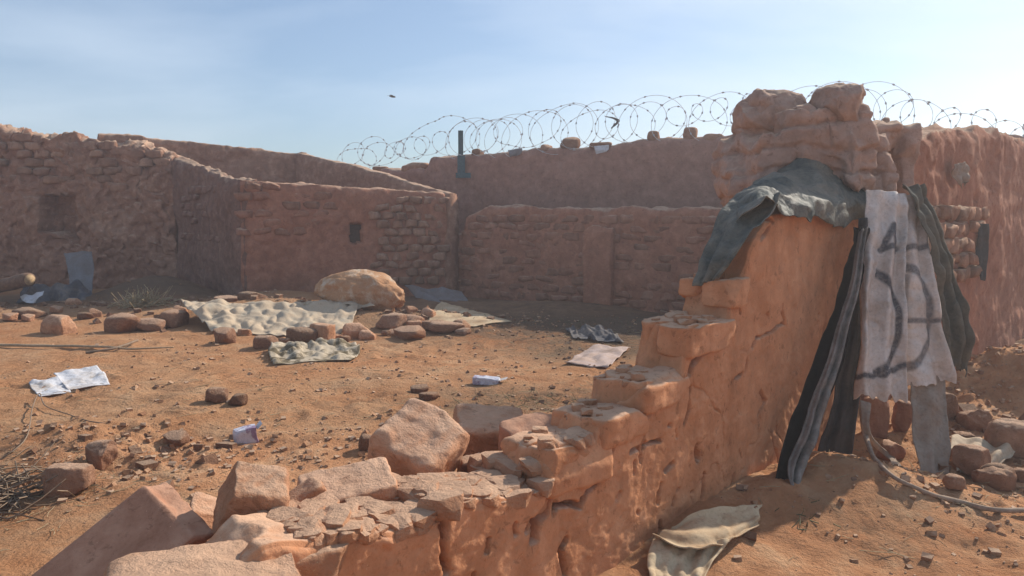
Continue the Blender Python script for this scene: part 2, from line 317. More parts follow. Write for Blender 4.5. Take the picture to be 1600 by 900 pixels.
# ------------------------------------------------------------------ wall builder
def wall(name, A, B, prof, thick, mat, parent=None, ds=.04, dz=.05, top=8, bottom=-.25, amp=.035, rag=.03, seed=1, back=True, cracks=None, soot=None, skew=.0, fq=2.2, cuts=(), fineamp=.3, roundr=.06, net=0.):
    """An eroded mud wall: A->B is the foot of its camera-side face, prof = [(s, height)], cuts = niches (s0, s1, z0, z1, depth)."""
    A = np.array(A, float); B = np.array(B, float); Lg = np.hypot(*(B-A)); d = (B-A)/Lg; n = np.array([-d[1], d[0]])
    if n@A < 0: n = -n      # away from the camera
    ns = int(Lg/ds)+1; S = np.linspace(0, Lg, ns); ps = np.array(prof, float)
    hmax = ps[:, 1].max(); nf = max(4, int((hmax-bottom)/dz)); nb = max(3, nf//3)
    # profile parameter list (w fraction, height selector)
    fz = np.linspace(0, 1, nf); k = np.arange(1, top)/top; bz = np.linspace(1, 0, nb)
    W = np.concatenate([0*fz, k, 0*bz+1]); Hs = np.concatenate([fz, 0*k+1, bz]); m_ = len(W)
    SS = np.repeat(S[:, None], m_, 1); WW = np.repeat(W[None], ns, 0)*thick
    # ragged edge: profile shifts a little across the thickness
    q = np.stack([SS.ravel()*1.0, WW.ravel()*2.5, 0*SS.ravel()+seed*3.1], 1)
    Ssh = SS+skew*fbm(q, seed+5, 3, 2.5).reshape(SS.shape)*np.minimum(1, 1)
    H = np.interp(Ssh.ravel(), ps[:, 0], ps[:, 1]).reshape(SS.shape)+rag*fbm(q, seed+9, 4, 3).reshape(SS.shape)
    edge = np.minimum(WW, thick-WW)
    Htop = H-np.clip(roundr-edge, 0, None)**2/max(roundr, 1e-4)*.8
    Z_ = bottom+(Htop-bottom)*Hs[None]
    rz = np.clip(1-(Htop-Z_)/roundr, 0, 1)**2*roundr*.45          # rounding of the upper arris
    side = np.where(W < .5, 1, -1)[None]; onface = ((W == 0) | (W == 1))[None]
    Wd = WW+np.where(onface, side*rz, 0)
    P = np.stack([(A[0]+d[0]*SS+n[0]*Wd).ravel(), (A[1]+d[1]*SS+n[1]*Wd).ravel(), Z_.ravel()], 1)
    D = vec3(P, seed+50, 4, fq)*amp; D += vec3(P, seed+90, 3, fq*5)*amp*fineamp
    P = P+D
    if net:
        P = P+vec3(P, seed+140, 2, 34)*.0022
        fr0 = WW.ravel() < thick*.3
        for f_, sd_, wq in ((1.3, 151, .010), (2.6, 157, .014)):
            a_ = np.abs(fbm(P*np.array([1, 1, .75]), seed+sd_, 4, f_)); mk = np.clip(fbm(P, seed+sd_+20, 3, 1.3)*2.5+.1, 0, 1)
            k_ = np.where(fr0, net*mk*np.exp(-(a_/wq)**2), 0); P[:, 0] += n[0]*k_; P[:, 1] += n[1]*k_
    pl_ = fbm(P, seed+130, 4, 1.1); pl_ = np.clip((pl_-.12)/.07, 0, 1)*min(amp, .03)*.9*(np.repeat((WW[0] < .3*thick)[None], ns, 0).ravel()); P[:, 0] += n[0]*pl_; P[:, 1] += n[1]*pl_
    s_ = SS.ravel(); z_ = Z_.ravel(); fr = (WW.ravel() < thick*.3)
    if cracks:
        for pl, wd, dp in cracks:
            dist = np.full(len(s_), 9.)
            wob = .012*fbm(np.stack([s_*9, z_*9, 0*s_], 1), seed+3, 3)
            for (a0, b0), (a1, b1) in zip(pl[:-1], pl[1:]):
                ex, ez = a1-a0, b1-b0; tt = np.clip(((s_-a0)*ex+(z_-b0)*ez)/(ex*ex+ez*ez+1e-9), 0, 1)
                dist = np.minimum(dist, np.hypot(s_-a0-tt*ex+wob, z_-b0-tt*ez+wob))
            k_ = np.where(fr, dp*3.*np.exp(-(dist/(wd*.80))**3), 0); P[:, 0] += n[0]*k_; P[:, 1] += n[1]*k_
    for (s0, s1, z0, z1, dep) in cuts:
        jit = .02*fbm(np.stack([s_*4, z_*4, 0*s_], 1), seed+4, 3)
        ins = fr & (s_+jit > s0) & (s_+jit < s1) & (z_+jit > z0) & (z_+jit < z1)
        P[ins, 0] += n[0]*dep; P[ins, 1] += n[1]*dep
    F = grid_faces(ns, m_)
    F = F[:, ::-1]; caps = [list(range(m_)), [(ns-1)*m_+i for i in range(m_)][::-1]]
    me = mesh(name, P, F.tolist()+caps, mat)
    if soot is not None: me.attributes.new('soot', 'FLOAT', 'POINT').data.foreach_set('value', np.clip(soot(s_, z_, fr), 0, 1).astype(np.float32))
    o = link(name, me, parent)
    return o, (A, d, n, Lg)
def toprofile(pts, A, B):        # photo outline of a wall top -> heights along it
    A = np.array(A); B = np.array(B); d = (B-A)/np.hypot(*(B-A)); n = np.array([-d[1], d[0]]); r_ = []
    for px, py in pts:
        r = ray(px, py); k = (A@n)/(r[:2]@n); P = EYE+r*k; r_.append(((P[:2]-A)@d, P[2]))
    return r_
def onwall(px, py, A, B, off=0.):
    A = np.array(A); B = np.array(B); d = (B-A)/np.hypot(*(B-A)); n = np.array([-d[1], d[0]])
    if n@A < 0: n = -n
    r = ray(px, py); k = ((A+n*off)@n)/(r[:2]@n); return EYE+r*k

# ------------------------------------------------------------------ rocks and bricks
def cubesphere(n):
    V = []; F = []; idx = {}
    def vid(p):
        k = tuple(np.round(p, 6))
        if k not in idx: idx[k] = len(V); V.append(p)
        return idx[k]
    lin = np.linspace(-1, 1, n+1)
    for ax in range(3):
        for sg in (-1, 1):
            for i in range(n):
                for j in range(n):
                    q = []
                    for a, b in ((i, j), (i+1, j), (i+1, j+1), (i, j+1)):
                        p = [0, 0, 0]; p[ax] = sg; p[(ax+1) % 3] = lin[a]; p[(ax+2) % 3] = lin[b]; q.append(vid(p))
                    F.append(q if sg > 0 else q[::-1])
    return np.array(V, float), F
CS = {n: cubesphere(n) for n in (1, 2, 3, 4, 7, 14, 26)}
def rockmesh(seed, n=7, e=5., dims=(1, 1, 1), chops=4, amp=.06, mat=None, fq=1.6, name='rock', slabtop=False):
    V, F = CS[n]; V = V.copy(); r = random.Random(seed)
    V = V/((np.abs(V)**e).sum(1)**(1/e))[:, None]
    for _ in range(chops):
        nn = np.array([r.gauss(0, 1) for _ in range(3)]); nn /= np.linalg.norm(nn); dd = r.uniform(.72, 1.05)
        k = np.clip(V@nn-dd, 0, None); V = V-nn[None]*k[:, None]*.93
    V = V*np.array(dims)[None]*.5
    mean = (dims[0]*dims[1]*dims[2])**(1/3)
    Q = V/mean
    V = V+vec3(Q, seed, 4, fq)*amp*mean
    if n > 10: V = V+vec3(Q, seed+9, 4, fq*4)*amp*.45*mean
    return mesh(name, V, F, mat)
BR = {}
def brickset(key, mat, n=8, dims=(.3, .14, .13), q=4):
    BR[key] = [rockmesh(900+i, q, 14., dims, 4, .085, mat, 2.2, 'brick') for i in range(n)]
brickset('red', M['brickred'], 10); brickset('brown', M['brickbrown'], 10, (.3, .16, .14))
brickset('side', M['mudside'], 4)
brickset('near', M['mud'], 6, (.34, .3, .15), 14)
def lay_bricks(key, parent, A, B, s0, s1, z0, ztop, bw, bh, skip=.12, proud=.025, depth=.14, seed=3, avoid=(), lim=290):
    A = np.array(A); B = np.array(B); d = (B-A)/np.hypot(*(B-A)); n = np.array([-d[1], d[0]]); r = random.Random(seed)
    if n@A < 0: n = -n
    ang = math.atan2(d[1], d[0]); row = 0; z = z0; cnt = 0
    while True:
        s = s0+(bw*.5 if row % 2 else 0)-bw*.2; top_any = False
        while s < s1:
            zt = ztop(s) if callable(ztop) else ztop
            if z+bh*.35 < zt:
                top_any = True
                if s > s0-bw*.3 and r.random() > skip and not any(a <= s <= b and c <= z <= e for a, b, c, e in avoid) and cnt < lim:
                    off = depth*.5-proud*r.uniform(.2, 1.3)
                    p = A+d*(s+r.uniform(-.012, .012))+n*off
                    o = link('brick', r.choice(BR[key]), parent, (p[0], p[1], z+r.uniform(-.008, .008)), (r.uniform(-.06, .06), r.uniform(-.05, .05), ang+r.uniform(-.06, .06)),
                             (bw*r.uniform(.84, .96)/.3, depth/.14, bh*r.uniform(.78, .93)/.13)); cnt += 1
            s += bw*r.uniform(.93, 1.07)
        z += bh; row += 1
        if not top_any or z > 4: break
    return cnt

# ------------------------------------------------------------------ 1  foreground wall, broken down in steps
W1A = wp(-3.6, 0, 0)[:2]; W1B = wp(2.55, 0, 0)[:2]
FP = [(430, 850), (530, 843), (600, 835), (690, 818), (697, 793), (790, 787), (850, 772), (862, 742), (872, 706), (943, 690), (951, 655), (1003, 650), (1012, 598), (1070, 591), (1082, 512), (1138, 503), (1149, 444), (1163, 439), (1180, 378), (1205, 338), (1300, 310), (1345, 300), (1420, 300)]
prof = [(0, .22), (.9, .28), (1.3, .42), (1.6, .5)]+[(hit(*p)[0]+3.6, hit(*p)[1]) for p in FP]
prof = [(s, h) for i, (s, h) in enumerate(prof)]
def cp(*pts): return [(hit(x, y)[0]+3.6, hit(x, y)[1]) for x, y in pts]
CR = [(cp((857, 783), (852, 800), (838, 818), (833, 845)), .02, .075), (cp((868, 790), (905, 795), (918, 770), (928, 758)), .014, .055), (cp((693, 815), (692, 850), (700, 890)), .016, .05),
      (cp((950, 672), (955, 700), (945, 725)), .02, .06), (cp((985, 708), (1005, 700), (1030, 690), (1045, 665)), .012, .045), (cp((880, 900), (875, 860), (883, 845)), .014, .05),
      (cp((1078, 590), (1085, 570), (1100, 550), (1120, 538)), .018, .06), (cp((1080, 610), (1076, 640), (1070, 660)), .013, .045), (cp((1178, 545), (1185, 530), (1210, 515), (1228, 505), (1222, 490)), .010, .04),
      (cp((1100, 740), (1098, 770), (1092, 800)), .014, .05), (cp((1140, 602), (1160, 588)), .011, .04), (cp((1185, 650), (1198, 628), (1190, 615)), .011, .04), (cp((1040, 735), (1050, 725)), .015, .035),
      (cp((1190, 375), (1208, 350), (1196, 345)), .014, .05), (cp((1158, 450), (1160, 490)), .010, .04), (cp((1087, 700), (1088, 720)), .014, .04), (cp((1052, 790), (1060, 765)), .011, .03), (cp((1300, 380), (1294, 440), (1290, 520)), .010, .04), (cp((1148, 740), (1146, 775)), .012, .04), (cp((1010, 640), (1040, 625), (1060, 600)), .010, .03), (cp((1040, 850), (1030, 820)), .012, .03)]
# erosion pits
r_ = random.Random(5)
for _ in range(34):
    s = r_.uniform(2.2, 6.0); z = r_.uniform(.15, .4+.33*max(0, s-3)); CR.append(([(s, z), (s+r_.uniform(-.02, .02), z+r_.uniform(.01, .05))], r_.uniform(.008, .014), r_.uniform(.007, .016)))
def sootf(s, z, fr):
    return 0*s
wall1 = empty('broken_mud_wall', wp(0, .2, 0), label='long broken mud wall in the foreground climbing in ruined steps up to the tarp', cat='wall')
def ch(o, root):                     # parent while keeping place
    o.parent = root; o.location = tuple(np.array(o.location)-np.array(root.location)); return o
o, _ = wall('wall_body', W1A, W1B, prof, .30, M['mud'], None, ds=.0075, dz=.0075, top=30, amp=.009, rag=.016, seed=11, cracks=CR, soot=sootf, skew=.05, fq=2.6, fineamp=.5, roundr=.022, net=.022)
ch(o, wall1)
def blk(seed, t, w, z, dims, rz=0, rx=0, ry=0, parent=None, name='brick', mat='mud', e=6., chops=3, amp=.05, n=14, fq=2.):
    me = rockmesh(seed, n, e, dims, chops, amp, M[mat], fq, name)
    if mat == 'mud': me.attributes.new('soot', 'FLOAT', 'POINT')
    o = link(name, me, None, wp(t, w, z), (rx, ry, math.atan2(D1[1], D1[0])+rz)); 
    if parent: ch(o, parent)
    return o
# the bricks that the steps are broken along
for i, (pa, pb, th) in enumerate([((872, 706), (943, 690), .20), ((951, 655), (1003, 650), .13), ((1012, 598), (1070, 591), .15), ((1082, 512), (1138, 503), .17), ((1149, 444), (1163, 439), .15)]):
    ta, za = hit(*pa); tb, zb = hit(*pb)
    for j, ww in enumerate((.075, .235)):
        blk(300+i*3+j, (ta+tb)/2+.0+j*.03, ww, (za+zb)/2-th/2+.022-j*.012, ((tb-ta)*1.0+.10, .19, th), rz=(i % 3-1)*.06+j*.05, ry=.04*(j-.5), parent=wall1, e=14., amp=.035)
for i, (px, py, dm, w0) in enumerate([(800, 775, (.26, .3, .10), .2), (745, 790, (.2, .2, .08), .12), (860, 745, (.2, .34, .12), .24), (930, 640, (.16, .2, .07), .3), (1195, 350, (.14, .3, .2), .18)]):
    t, z = hit(px, py, w0); blk(340+i, t, w0, z-.02, dm, rz=i*.3-.5, rx=.1*i-.2, parent=wall1)

# ------------------------------------------------------------------ 2  tall stub at the wall's end
stub = empty('ruined_pillar', wp(2.9, .3, 0), label='tall ruined mud pillar with boulder like crown above the tarp', cat='wall')
PA = wp(2.45, 1.02, 0)[:2]; PB = wp(2.45, 0.0, 0)[:2]
def offd(px, py, w=0): return hit(px, py, w)
FUSE = []
o, _ = wall('pillar_body', PA, PB, [(0, 1.95), (.05, 2.22), (.2, 2.35), (.5, 2.25), (.8, 2.22), (1.02, 2.15)], .9, M['crown'], None, ds=.02, dz=.022, top=26, amp=.04, rag=.05, seed=23, skew=.1, fq=2.6, roundr=.12)
ch(o, stub)
def pil(seed, px0, px1, py0, py1, Yd, dep, e=3.4, mat='crown', name='block', chops=5, amp=.05, parent=None, n=14, rz=.78, fq=1.8):
    a = at(px0, py1, Yd); b = at(px1, py0, Yd); c = (a+b)/2
    me = rockmesh(seed, n, e, (abs(b[0]-a[0])*1.0, dep, abs(b[2]-a[2])), chops, amp, M[mat], fq, name)
    if mat == 'mud': me.attributes.new('soot', 'FLOAT', 'POINT')
    o = link(name, me, None, c, (0, 0, 0)); ch(o, parent); return o
FUSE.append(o)
def bulk(*a, **k): FUSE.append(pil(*a, parent=stub, **k))
bulk(404, 1336, 1394, 180, 250, 5.72, .45, e=4); bulk(405, 1380, 1418, 199, 330, 5.8, .4, e=9, chops=2); bulk(406, 1212, 1352, 170, 270, 5.42, .5, e=12, chops=3)
bulk(407, 1127, 1240, 212, 345, 5.72, .5, e=14, chops=2); bulk(410, 1172, 1350, 215, 320, 5.40, .42, e=14, chops=2); bulk(408, 1335, 1384, 206, 320, 5.5, .4, e=9, chops=2)
bulk(411, 1152, 1268, 178, 240, 5.66, .55, e=7, chops=2); bulk(412, 1262, 1352, 180, 250, 5.40, .5, e=8, chops=2); bulk(409, 1312, 1348, 200, 300, 5.22, .3, e=7)
bulk(415, 1157, 1256, 150, 212, 5.68, .5, e=5, chops=3); bulk(417, 1268, 1348, 140, 210, 5.45, .5, e=4, chops=4)
def fuse(objs, name, vox, mat, amp, seed, fq, attr=False):
    parts = []; bpy.context.view_layer.update()
    for q in objs:
        Mx = np.array(q.matrix_world); v = np.empty(len(q.data.vertices)*3); q.data.vertices.foreach_get('co', v); v = v.reshape(-1, 3)@Mx[:3, :3].T+Mx[:3, 3]
        parts.append((v, [list(p.vertices) for p in q.data.polygons])); bpy.data.objects.remove(q)
    V, F = merge(parts); t = bpy.data.objects.new('t', mesh('t', V, F)); COL.objects.link(t)
    m = t.modifiers.new('r', 'REMESH'); m.mode = 'VOXEL'; m.voxel_size = vox
    dg = bpy.context.evaluated_depsgraph_get(); me = bpy.data.meshes.new_from_object(t.evaluated_get(dg)); bpy.data.objects.remove(t)
    V = np.empty(len(me.vertices)*3); me.vertices.foreach_get('co', V); V = V.reshape(-1, 3); Nv = np.array([tuple(q.normal) for q in me.vertices])
    wv = V+vec3(V, 5, 3, 2.2)*.035; cz = wv[:, 2]/.155; row = np.floor(cz); gz = np.minimum(cz-row, 1-(cz-row))*.155
    hx = (wv[:, 0]*.9-wv[:, 1]*.6)/.34+row*.5+.17*np.sin(row*7); gh = np.minimum(hx-np.floor(hx), 1-(hx-np.floor(hx)))*.34
    mk = np.clip(fbm(V, 88, 3, 1.6)*1.6+.55, 0, 1); gr_ = np.maximum(np.exp(-(gz/.016)**2), .8*np.exp(-(gh/.016)**2))*mk*.034
    tone_ = .02*vn(np.stack([row, np.floor(hx), row*0], 1)*3.7+.3, 4)
    V = V-Nv*(gr_+tone_)[:, None]; V = V+vec3(V, seed, 4, fq)*amp+vec3(V, seed+5, 3, fq*4)*amp*.5
    me.vertices.foreach_set('co', V.ravel()); me.materials.clear(); me.materials.append(mat); me.polygons.foreach_set('use_smooth', [True]*len(me.polygons)); me.name = name; me.update()
    return link(name, me)
o = fuse(FUSE, 'pillar_body', .016, M['crown'], .026, 71, 3.5); ch(o, stub)
pil(401, 1158, 1252, 146, 206, 5.60, .42, parent=stub, e=5, chops=4, n=26, amp=.06); pil(403, 1270, 1347, 137, 200, 5.34, .45, parent=stub, e=3.8, n=26, amp=.06)

# ------------------------------------------------------------------ 3  wall going on to the right
RA = wp(3.35, .05, 0)[:2]; RB = wp(13.5, .05, 0)[:2]
rp = toprofile([(1418, 222), (1440, 214), (1470, 208), (1500, 204), (1540, 203), (1575, 209), (1600, 217), (1640, 230)], RA, RB)
rp = [(max(0, s), h) for s, h in rp]
rw = empty('red_mud_wall', (*RA, 0), label='red mud wall at the right edge behind the hanging sacks', cat='wall')
o, _ = wall('wall_body', RA, RB, rp+[(10.1, 2.3)], .4, M['mudred'], None, ds=.03, dz=.03, top=10, amp=.04, rag=.05, seed=31, fq=1.8, skew=.05)
ch(o, rw)
def lay_children(root, *a, **k):
    before = set(COL.objects); c = lay_bricks(a[0], None, *a[1:], **k)
    for ob in list(COL.objects):
        if ob not in before: ch(ob, root)
    return c
s_a = toprofile([(1462, 300)], RA, RB)[0][0]; s_b = toprofile([(1538, 300)], RA, RB)[0][0]
lay_children(rw, 'brown', RA, RB, s_a, s_b, 1.02, 1.76, .26, .14, skip=.08, proud=.05, seed=4)

# ------------------------------------------------------------------ 4  far high wall with razor wire, low brick wall in front
FA = at(540, 262, 16.6)[:2]; FA = np.array(FA); FB0 = at(1130, 210, 13.2)[:2]; FA = np.array(at(670, 245, 16)[:2]); dd = (FB0-FA)/np.hypot(*(FB0-FA))
FA2 = FA-dd*2.6; FB2 = FB0+dd*4.6
fp = toprofile([(540, 268), (585, 266), (600, 262), (625, 268), (640, 262), (664, 266), (670, 246), (720, 243), (790, 238), (830, 233), (950, 228), (1000, 219), (1130, 211), (1160, 209), (1300, 205), (1420, 214), (1440, 210), (1500, 204), (1540, 203), (1600, 214), (1640, 224)], FA2, FB2)
fw = empty('high_back_wall', (*FA, 0), label='high plain mud wall at the back carrying the razor wire', cat='wall')
o, _ = wall('wall_body', FA2, FB2, fp, .45, M['mudfar'], None, ds=.06, dz=.06, top=8, amp=.035, rag=.03, seed=41, fq=1.3)
ch(o, fw)
LA = np.array(at(690, 330, 14.5)[:2]); LB = np.array(at(1130, 330, 11.5)[:2]); ddl = (LB-LA)/np.hypot(*(LB-LA)); LB2 = LB+ddl*2.4
lp = toprofile([(690, 366), (722, 368), (726, 340), (760, 322), (800, 320), (840, 326), (920, 325), (950, 330), (985, 324), (1060, 326), (1130, 325), (1300, 330)], LA, LB2)
lw = empty('low_brick_wall', (*LA, 0), label='low mud brick wall with sunlit top edge at the back of the yard', cat='wall')
o, _ = wall('wall_body', LA, LB2, lp, .35, M['mudred'], None, ds=.05, dz=.05, top=8, amp=.03, rag=.045, seed=51, fq=2.)
ch(o, lw)
lps = np.array(lp)
c = lay_children(lw, 'red', LA, LB2, .15, 5.9, .12, lambda s: float(np.interp(s, lps[:, 0], lps[:, 1]))-.04, .36, .15, skip=.12, proud=.014, seed=6)
# proud pier
pA = onwall(914, 480, LA, LB2); pB = onwall(958, 480, LA, LB2)
pr = [(0, 1.28), (.15, 1.36), (.45, 1.33)]
nn = np.array([ddl[1], -ddl[0]]); nn = nn if nn@LA < 0 else -nn
o, _ = wall('pier', pA[:2]+nn*.1, pB[:2]+nn*.1, pr, .16, M['mudred'], None, ds=.03, dz=.04, top=5, amp=.018, rag=.03, seed=57)
ch(o, lw)

# ------------------------------------------------------------------ 5  left wall and roofless hut
HL = np.array(at(270, 245, 15.7)[:2]); L0 = np.array(at(-160, 200, 15.9)[:2])
lp2 = toprofile([(-160, 190), (0, 198), (55, 207), (62, 211), (115, 209), (122, 216), (160, 221), (215, 224), (240, 234), (268, 243)], L0, HL)
lfw = empty('left_mud_wall', (*L0, 0), label='high eroded mud wall at the left edge with a square niche', cat='wall')
n0 = toprofile([(58, 306), (116, 368)], L0, HL)
n2 = toprofile([(0, 425), (150, 470)], L0, HL)
Lg = np.hypot(*(HL-L0))
o, _ = wall('wall_body', L0, HL, lp2, .6, M['mudbrown'], None, ds=.03, dz=.03, top=8, amp=.09, rag=.08, seed=61, fq=1.9, fineamp=.55, cuts=[(n0[0][0], n0[1][0], n0[1][1], n0[0][1], .46)])
ch(o, lfw)
lps2 = np.array(lp2)
c = lay_children(lfw, 'brown', L0, HL, 2.1, 5.5, 1.9, lambda s: float(np.interp(s, lps2[:, 0], lps2[:, 1]))-.02, .38, .17, skip=.5, proud=.028, seed=8, avoid=[(n0[0][0]-.2, n0[1][0]+.15, 0, n0[0][1]+.1)])
C2 = np.array(at(375, 280, 13.1)[:2]); C1 = np.array(at(697, 303, 14)[:2]); C3 = np.array(at(460, 240, 17)[:2]); C3b = C3; C4 = np.array(at(150, 210, 15.9)[:2])
hut = empty('roofless_hut', ((C1[0]+C2[0])/2, 13.7, 0), label='roofless mud brick hut with one small square window', cat='hut')
fpz = toprofile([(375, 281), (430, 284), (500, 288), (560, 292), (600, 294), (660, 300), (690, 303), (697, 305)], C2, C1)
wz = toprofile([(546, 352), (566, 379)], C2, C1)
fpp = np.array(fpz)
def hutwall(nm, A, B, pr, seed, mat, amp=.035, **k):
    o, _ = wall(nm, A, B, pr, .3, M[mat], None, ds=.035, dz=.035, top=7, amp=amp, seed=seed, **k); ch(o, hut); return o
hutwall('front_wall', C2, C1, fpz, 71, 'mudred', cuts=[(wz[0][0], wz[1][0], wz[1][1], wz[0][1], .26)], rag=.035, fq=2.2)
hutwall('side_wall', HL, C2, toprofile([(268, 244), (300, 260), (340, 274), (375, 281)], HL, C2), 73, 'mudside', rag=.04, fq=1.8, amp=.05)
hutwall('rear_wall', C4, C3+(C3-C4)/np.hypot(*(C3-C4))*.25, toprofile([(140, 212), (150, 208), (185, 209), (250, 215), (400, 233), (458, 239)], C4, C3), 75, 'mudbrown', rag=.025)
hutwall('right_wall', C3, C1, toprofile([(460, 239), (500, 248), (560, 262), (600, 272), (640, 287), (697, 303)], C3, C1), 77, 'mudbrown', rag=.012, amp=.02)
sx = toprofile([(590, 300), (700, 300), (470, 300)], C2, C1)
lay_children(hut, 'brown', C2, C1, sx[0][0], sx[1][0]-.08, .35, lambda s: float(np.interp(s, fpp[:, 0], fpp[:, 1]))-.03, .25, .145, skip=.1, proud=.036, seed=9)
lay_children(hut, 'red', C2, C1, .1, sx[0][0]-.1, 1.25, lambda s: float(np.interp(s, fpp[:, 0], fpp[:, 1]))-.05, .32, .15, skip=.35, proud=.015, seed=10, avoid=[(wz[0][0]-.25, wz[1][0]+.22, 0, 3)])
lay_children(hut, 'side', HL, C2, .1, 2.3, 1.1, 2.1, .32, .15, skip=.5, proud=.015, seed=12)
a = onwall(556, 366, C2, C1, .27)
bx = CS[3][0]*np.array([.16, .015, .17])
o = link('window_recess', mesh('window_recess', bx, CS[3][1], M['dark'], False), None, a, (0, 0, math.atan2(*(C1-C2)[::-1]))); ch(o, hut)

# ------------------------------------------------------------------ tubes
def tube(pts, rad, mat, name, seg=6, taper=None, parent=None):
    P = np.array(pts, float); n = len(P); T = np.gradient(P, axis=0); T /= np.linalg.norm(T, axis=1)[:, None]+1e-9
    up = np.array([.13, .21, .97]); V = []
    rr = rad*(np.ones(n) if taper is None else np.array(taper))
    B_ = np.cross(T, up); B_ /= np.linalg.norm(B_, axis=1)[:, None]+1e-9; C_ = np.cross(T, B_)
    for k in range(seg):
        a = 2*math.pi*k/seg; V.append(P+(B_*math.cos(a)+C_*math.sin(a))*rr[:, None])
    V = np.stack(V, 1).reshape(-1, 3)
    F = grid_faces(n, seg, 0, True).tolist()+[list(range(seg))[::-1], [(n-1)*seg+i for i in range(seg)]]
    return V, F
# razor wire: two loose coils along the high wall
def coil(kind):
    parts = []; s_pts = [(540, 250, 22), (600, 236, 26), (720, 218, 34), (850, 205, 34), (1000, 190, 34), (1080, 182, 36), (1150, 172, 42), (1280, 172, 40), (1380, 172, 36), (1450, 192, 34), (1530, 205, 30), (1640, 215, 28)]
    pr = []
    for px, py, R in s_pts:
        P = onwall(px, py, FA2, FB2, .22); k = P[1]/1200; pr.append(((P[:2]-FA2)@dd, P[2], R*k))
    pr = np.array(pr); S = np.linspace(pr[0, 0], pr[-1, 0], 2600); zc = np.interp(S, pr[:, 0], pr[:, 1]); R = np.interp(S, pr[:, 0], pr[:, 2])
    sg = 1 if kind == 0 else -1
    ph = sg*2*math.pi*(S+(.04 if kind else 0)+.30*fbm(np.stack([S, 0*S, 0*S+kind*9], 1), 5, 3, .9))/(.50 if kind == 0 else .58)
    R = R*(.80+.40*fbm(np.stack([S, 0*S, 0*S], 1), 8+kind, 2, 1.1)); nrm = np.array([-dd[1], dd[0]])
    off = R*np.cos(ph)*1.0; per = R*.55*np.sin(ph+.9)
    wob = .06*fbm(np.stack([S, 0*S, 0*S], 1), 80+kind, 3, 3)
    base = FA2+nrm*.2*(1 if nrm@FA2 > 0 else -1)
    P = np.stack([base[0]+dd[0]*(S+off)+nrm[0]*per, base[1]+dd[1]*(S+off)+nrm[1]*per, zc+R*np.sin(ph)+wob], 1)
    parts.append(tube(P, .0042, None, '', 4))
    r = random.Random(kind)
    for i in range(8, len(P)-8, 13):       # blades
        a = P[i]; t = P[i+1]-P[i]; t /= np.linalg.norm(t); b = np.cross(t, [0.3, .9, .2]); b /= np.linalg.norm(b)
        v = [a-t*.028+b*.004, a+b*.017, a+t*.028+b*.004, a+t*.028-b*.004, a-b*.017, a-t*.028-b*.004]; parts.append((v, [[0, 1, 2, 3, 4, 5]]))
    return parts
V, F = merge(coil(0)); wr = link('razor_wire', mesh('razor_wire', V, F, M['wire'])); tag(wr, 'wide coil of razor wire running along the high back wall', 'razor wire', 'razor wire coils on the high back wall')
V, F = merge(coil(1)); wr = link('razor_wire', mesh('razor_wire', V, F, M['wire'])); tag(wr, 'wide coil of razor wire running along the high back wall', 'razor wire', 'razor wire coils on the high back wall')
def boxv(c, s, rz=0.):
    V = CS[1][0]*np.array(s)/2; R = np.array([[math.cos(rz), -math.sin(rz), 0], [math.sin(rz), math.cos(rz), 0], [0, 0, 1]])
    return V@R.T+np.array(c), CS[1][1]
pp = onwall(720, 244, FA2, FB2, .1); pt = onwall(720, 208, FA2, FB2, .1); pbm = onwall(721, 278, FA2, FB2, -.06)
post = empty('steel_post', (pp[0], pp[1], pp[2]), label='dark teal steel post upright on the high wall under the wire', cat='post')
h = pt[2]-pp[2]
V, F = merge([boxv((0, 0, h/2), (.10, .05, h+.1)), boxv((.0, -.03, h/2), (.03, .05, h+.1))]); link('upright', mesh('upright', V, F, M['post'], False), post)
V, F = merge([boxv((.02, -.19, (pbm[2]-pp[2])/2), (.15, .05, pp[2]-pbm[2])), boxv((.06, -.2, (pbm[2]-pp[2])+.05), (.3, .05, .1))]); link('bracket', mesh('bracket', V, F, M['post'], False), post)

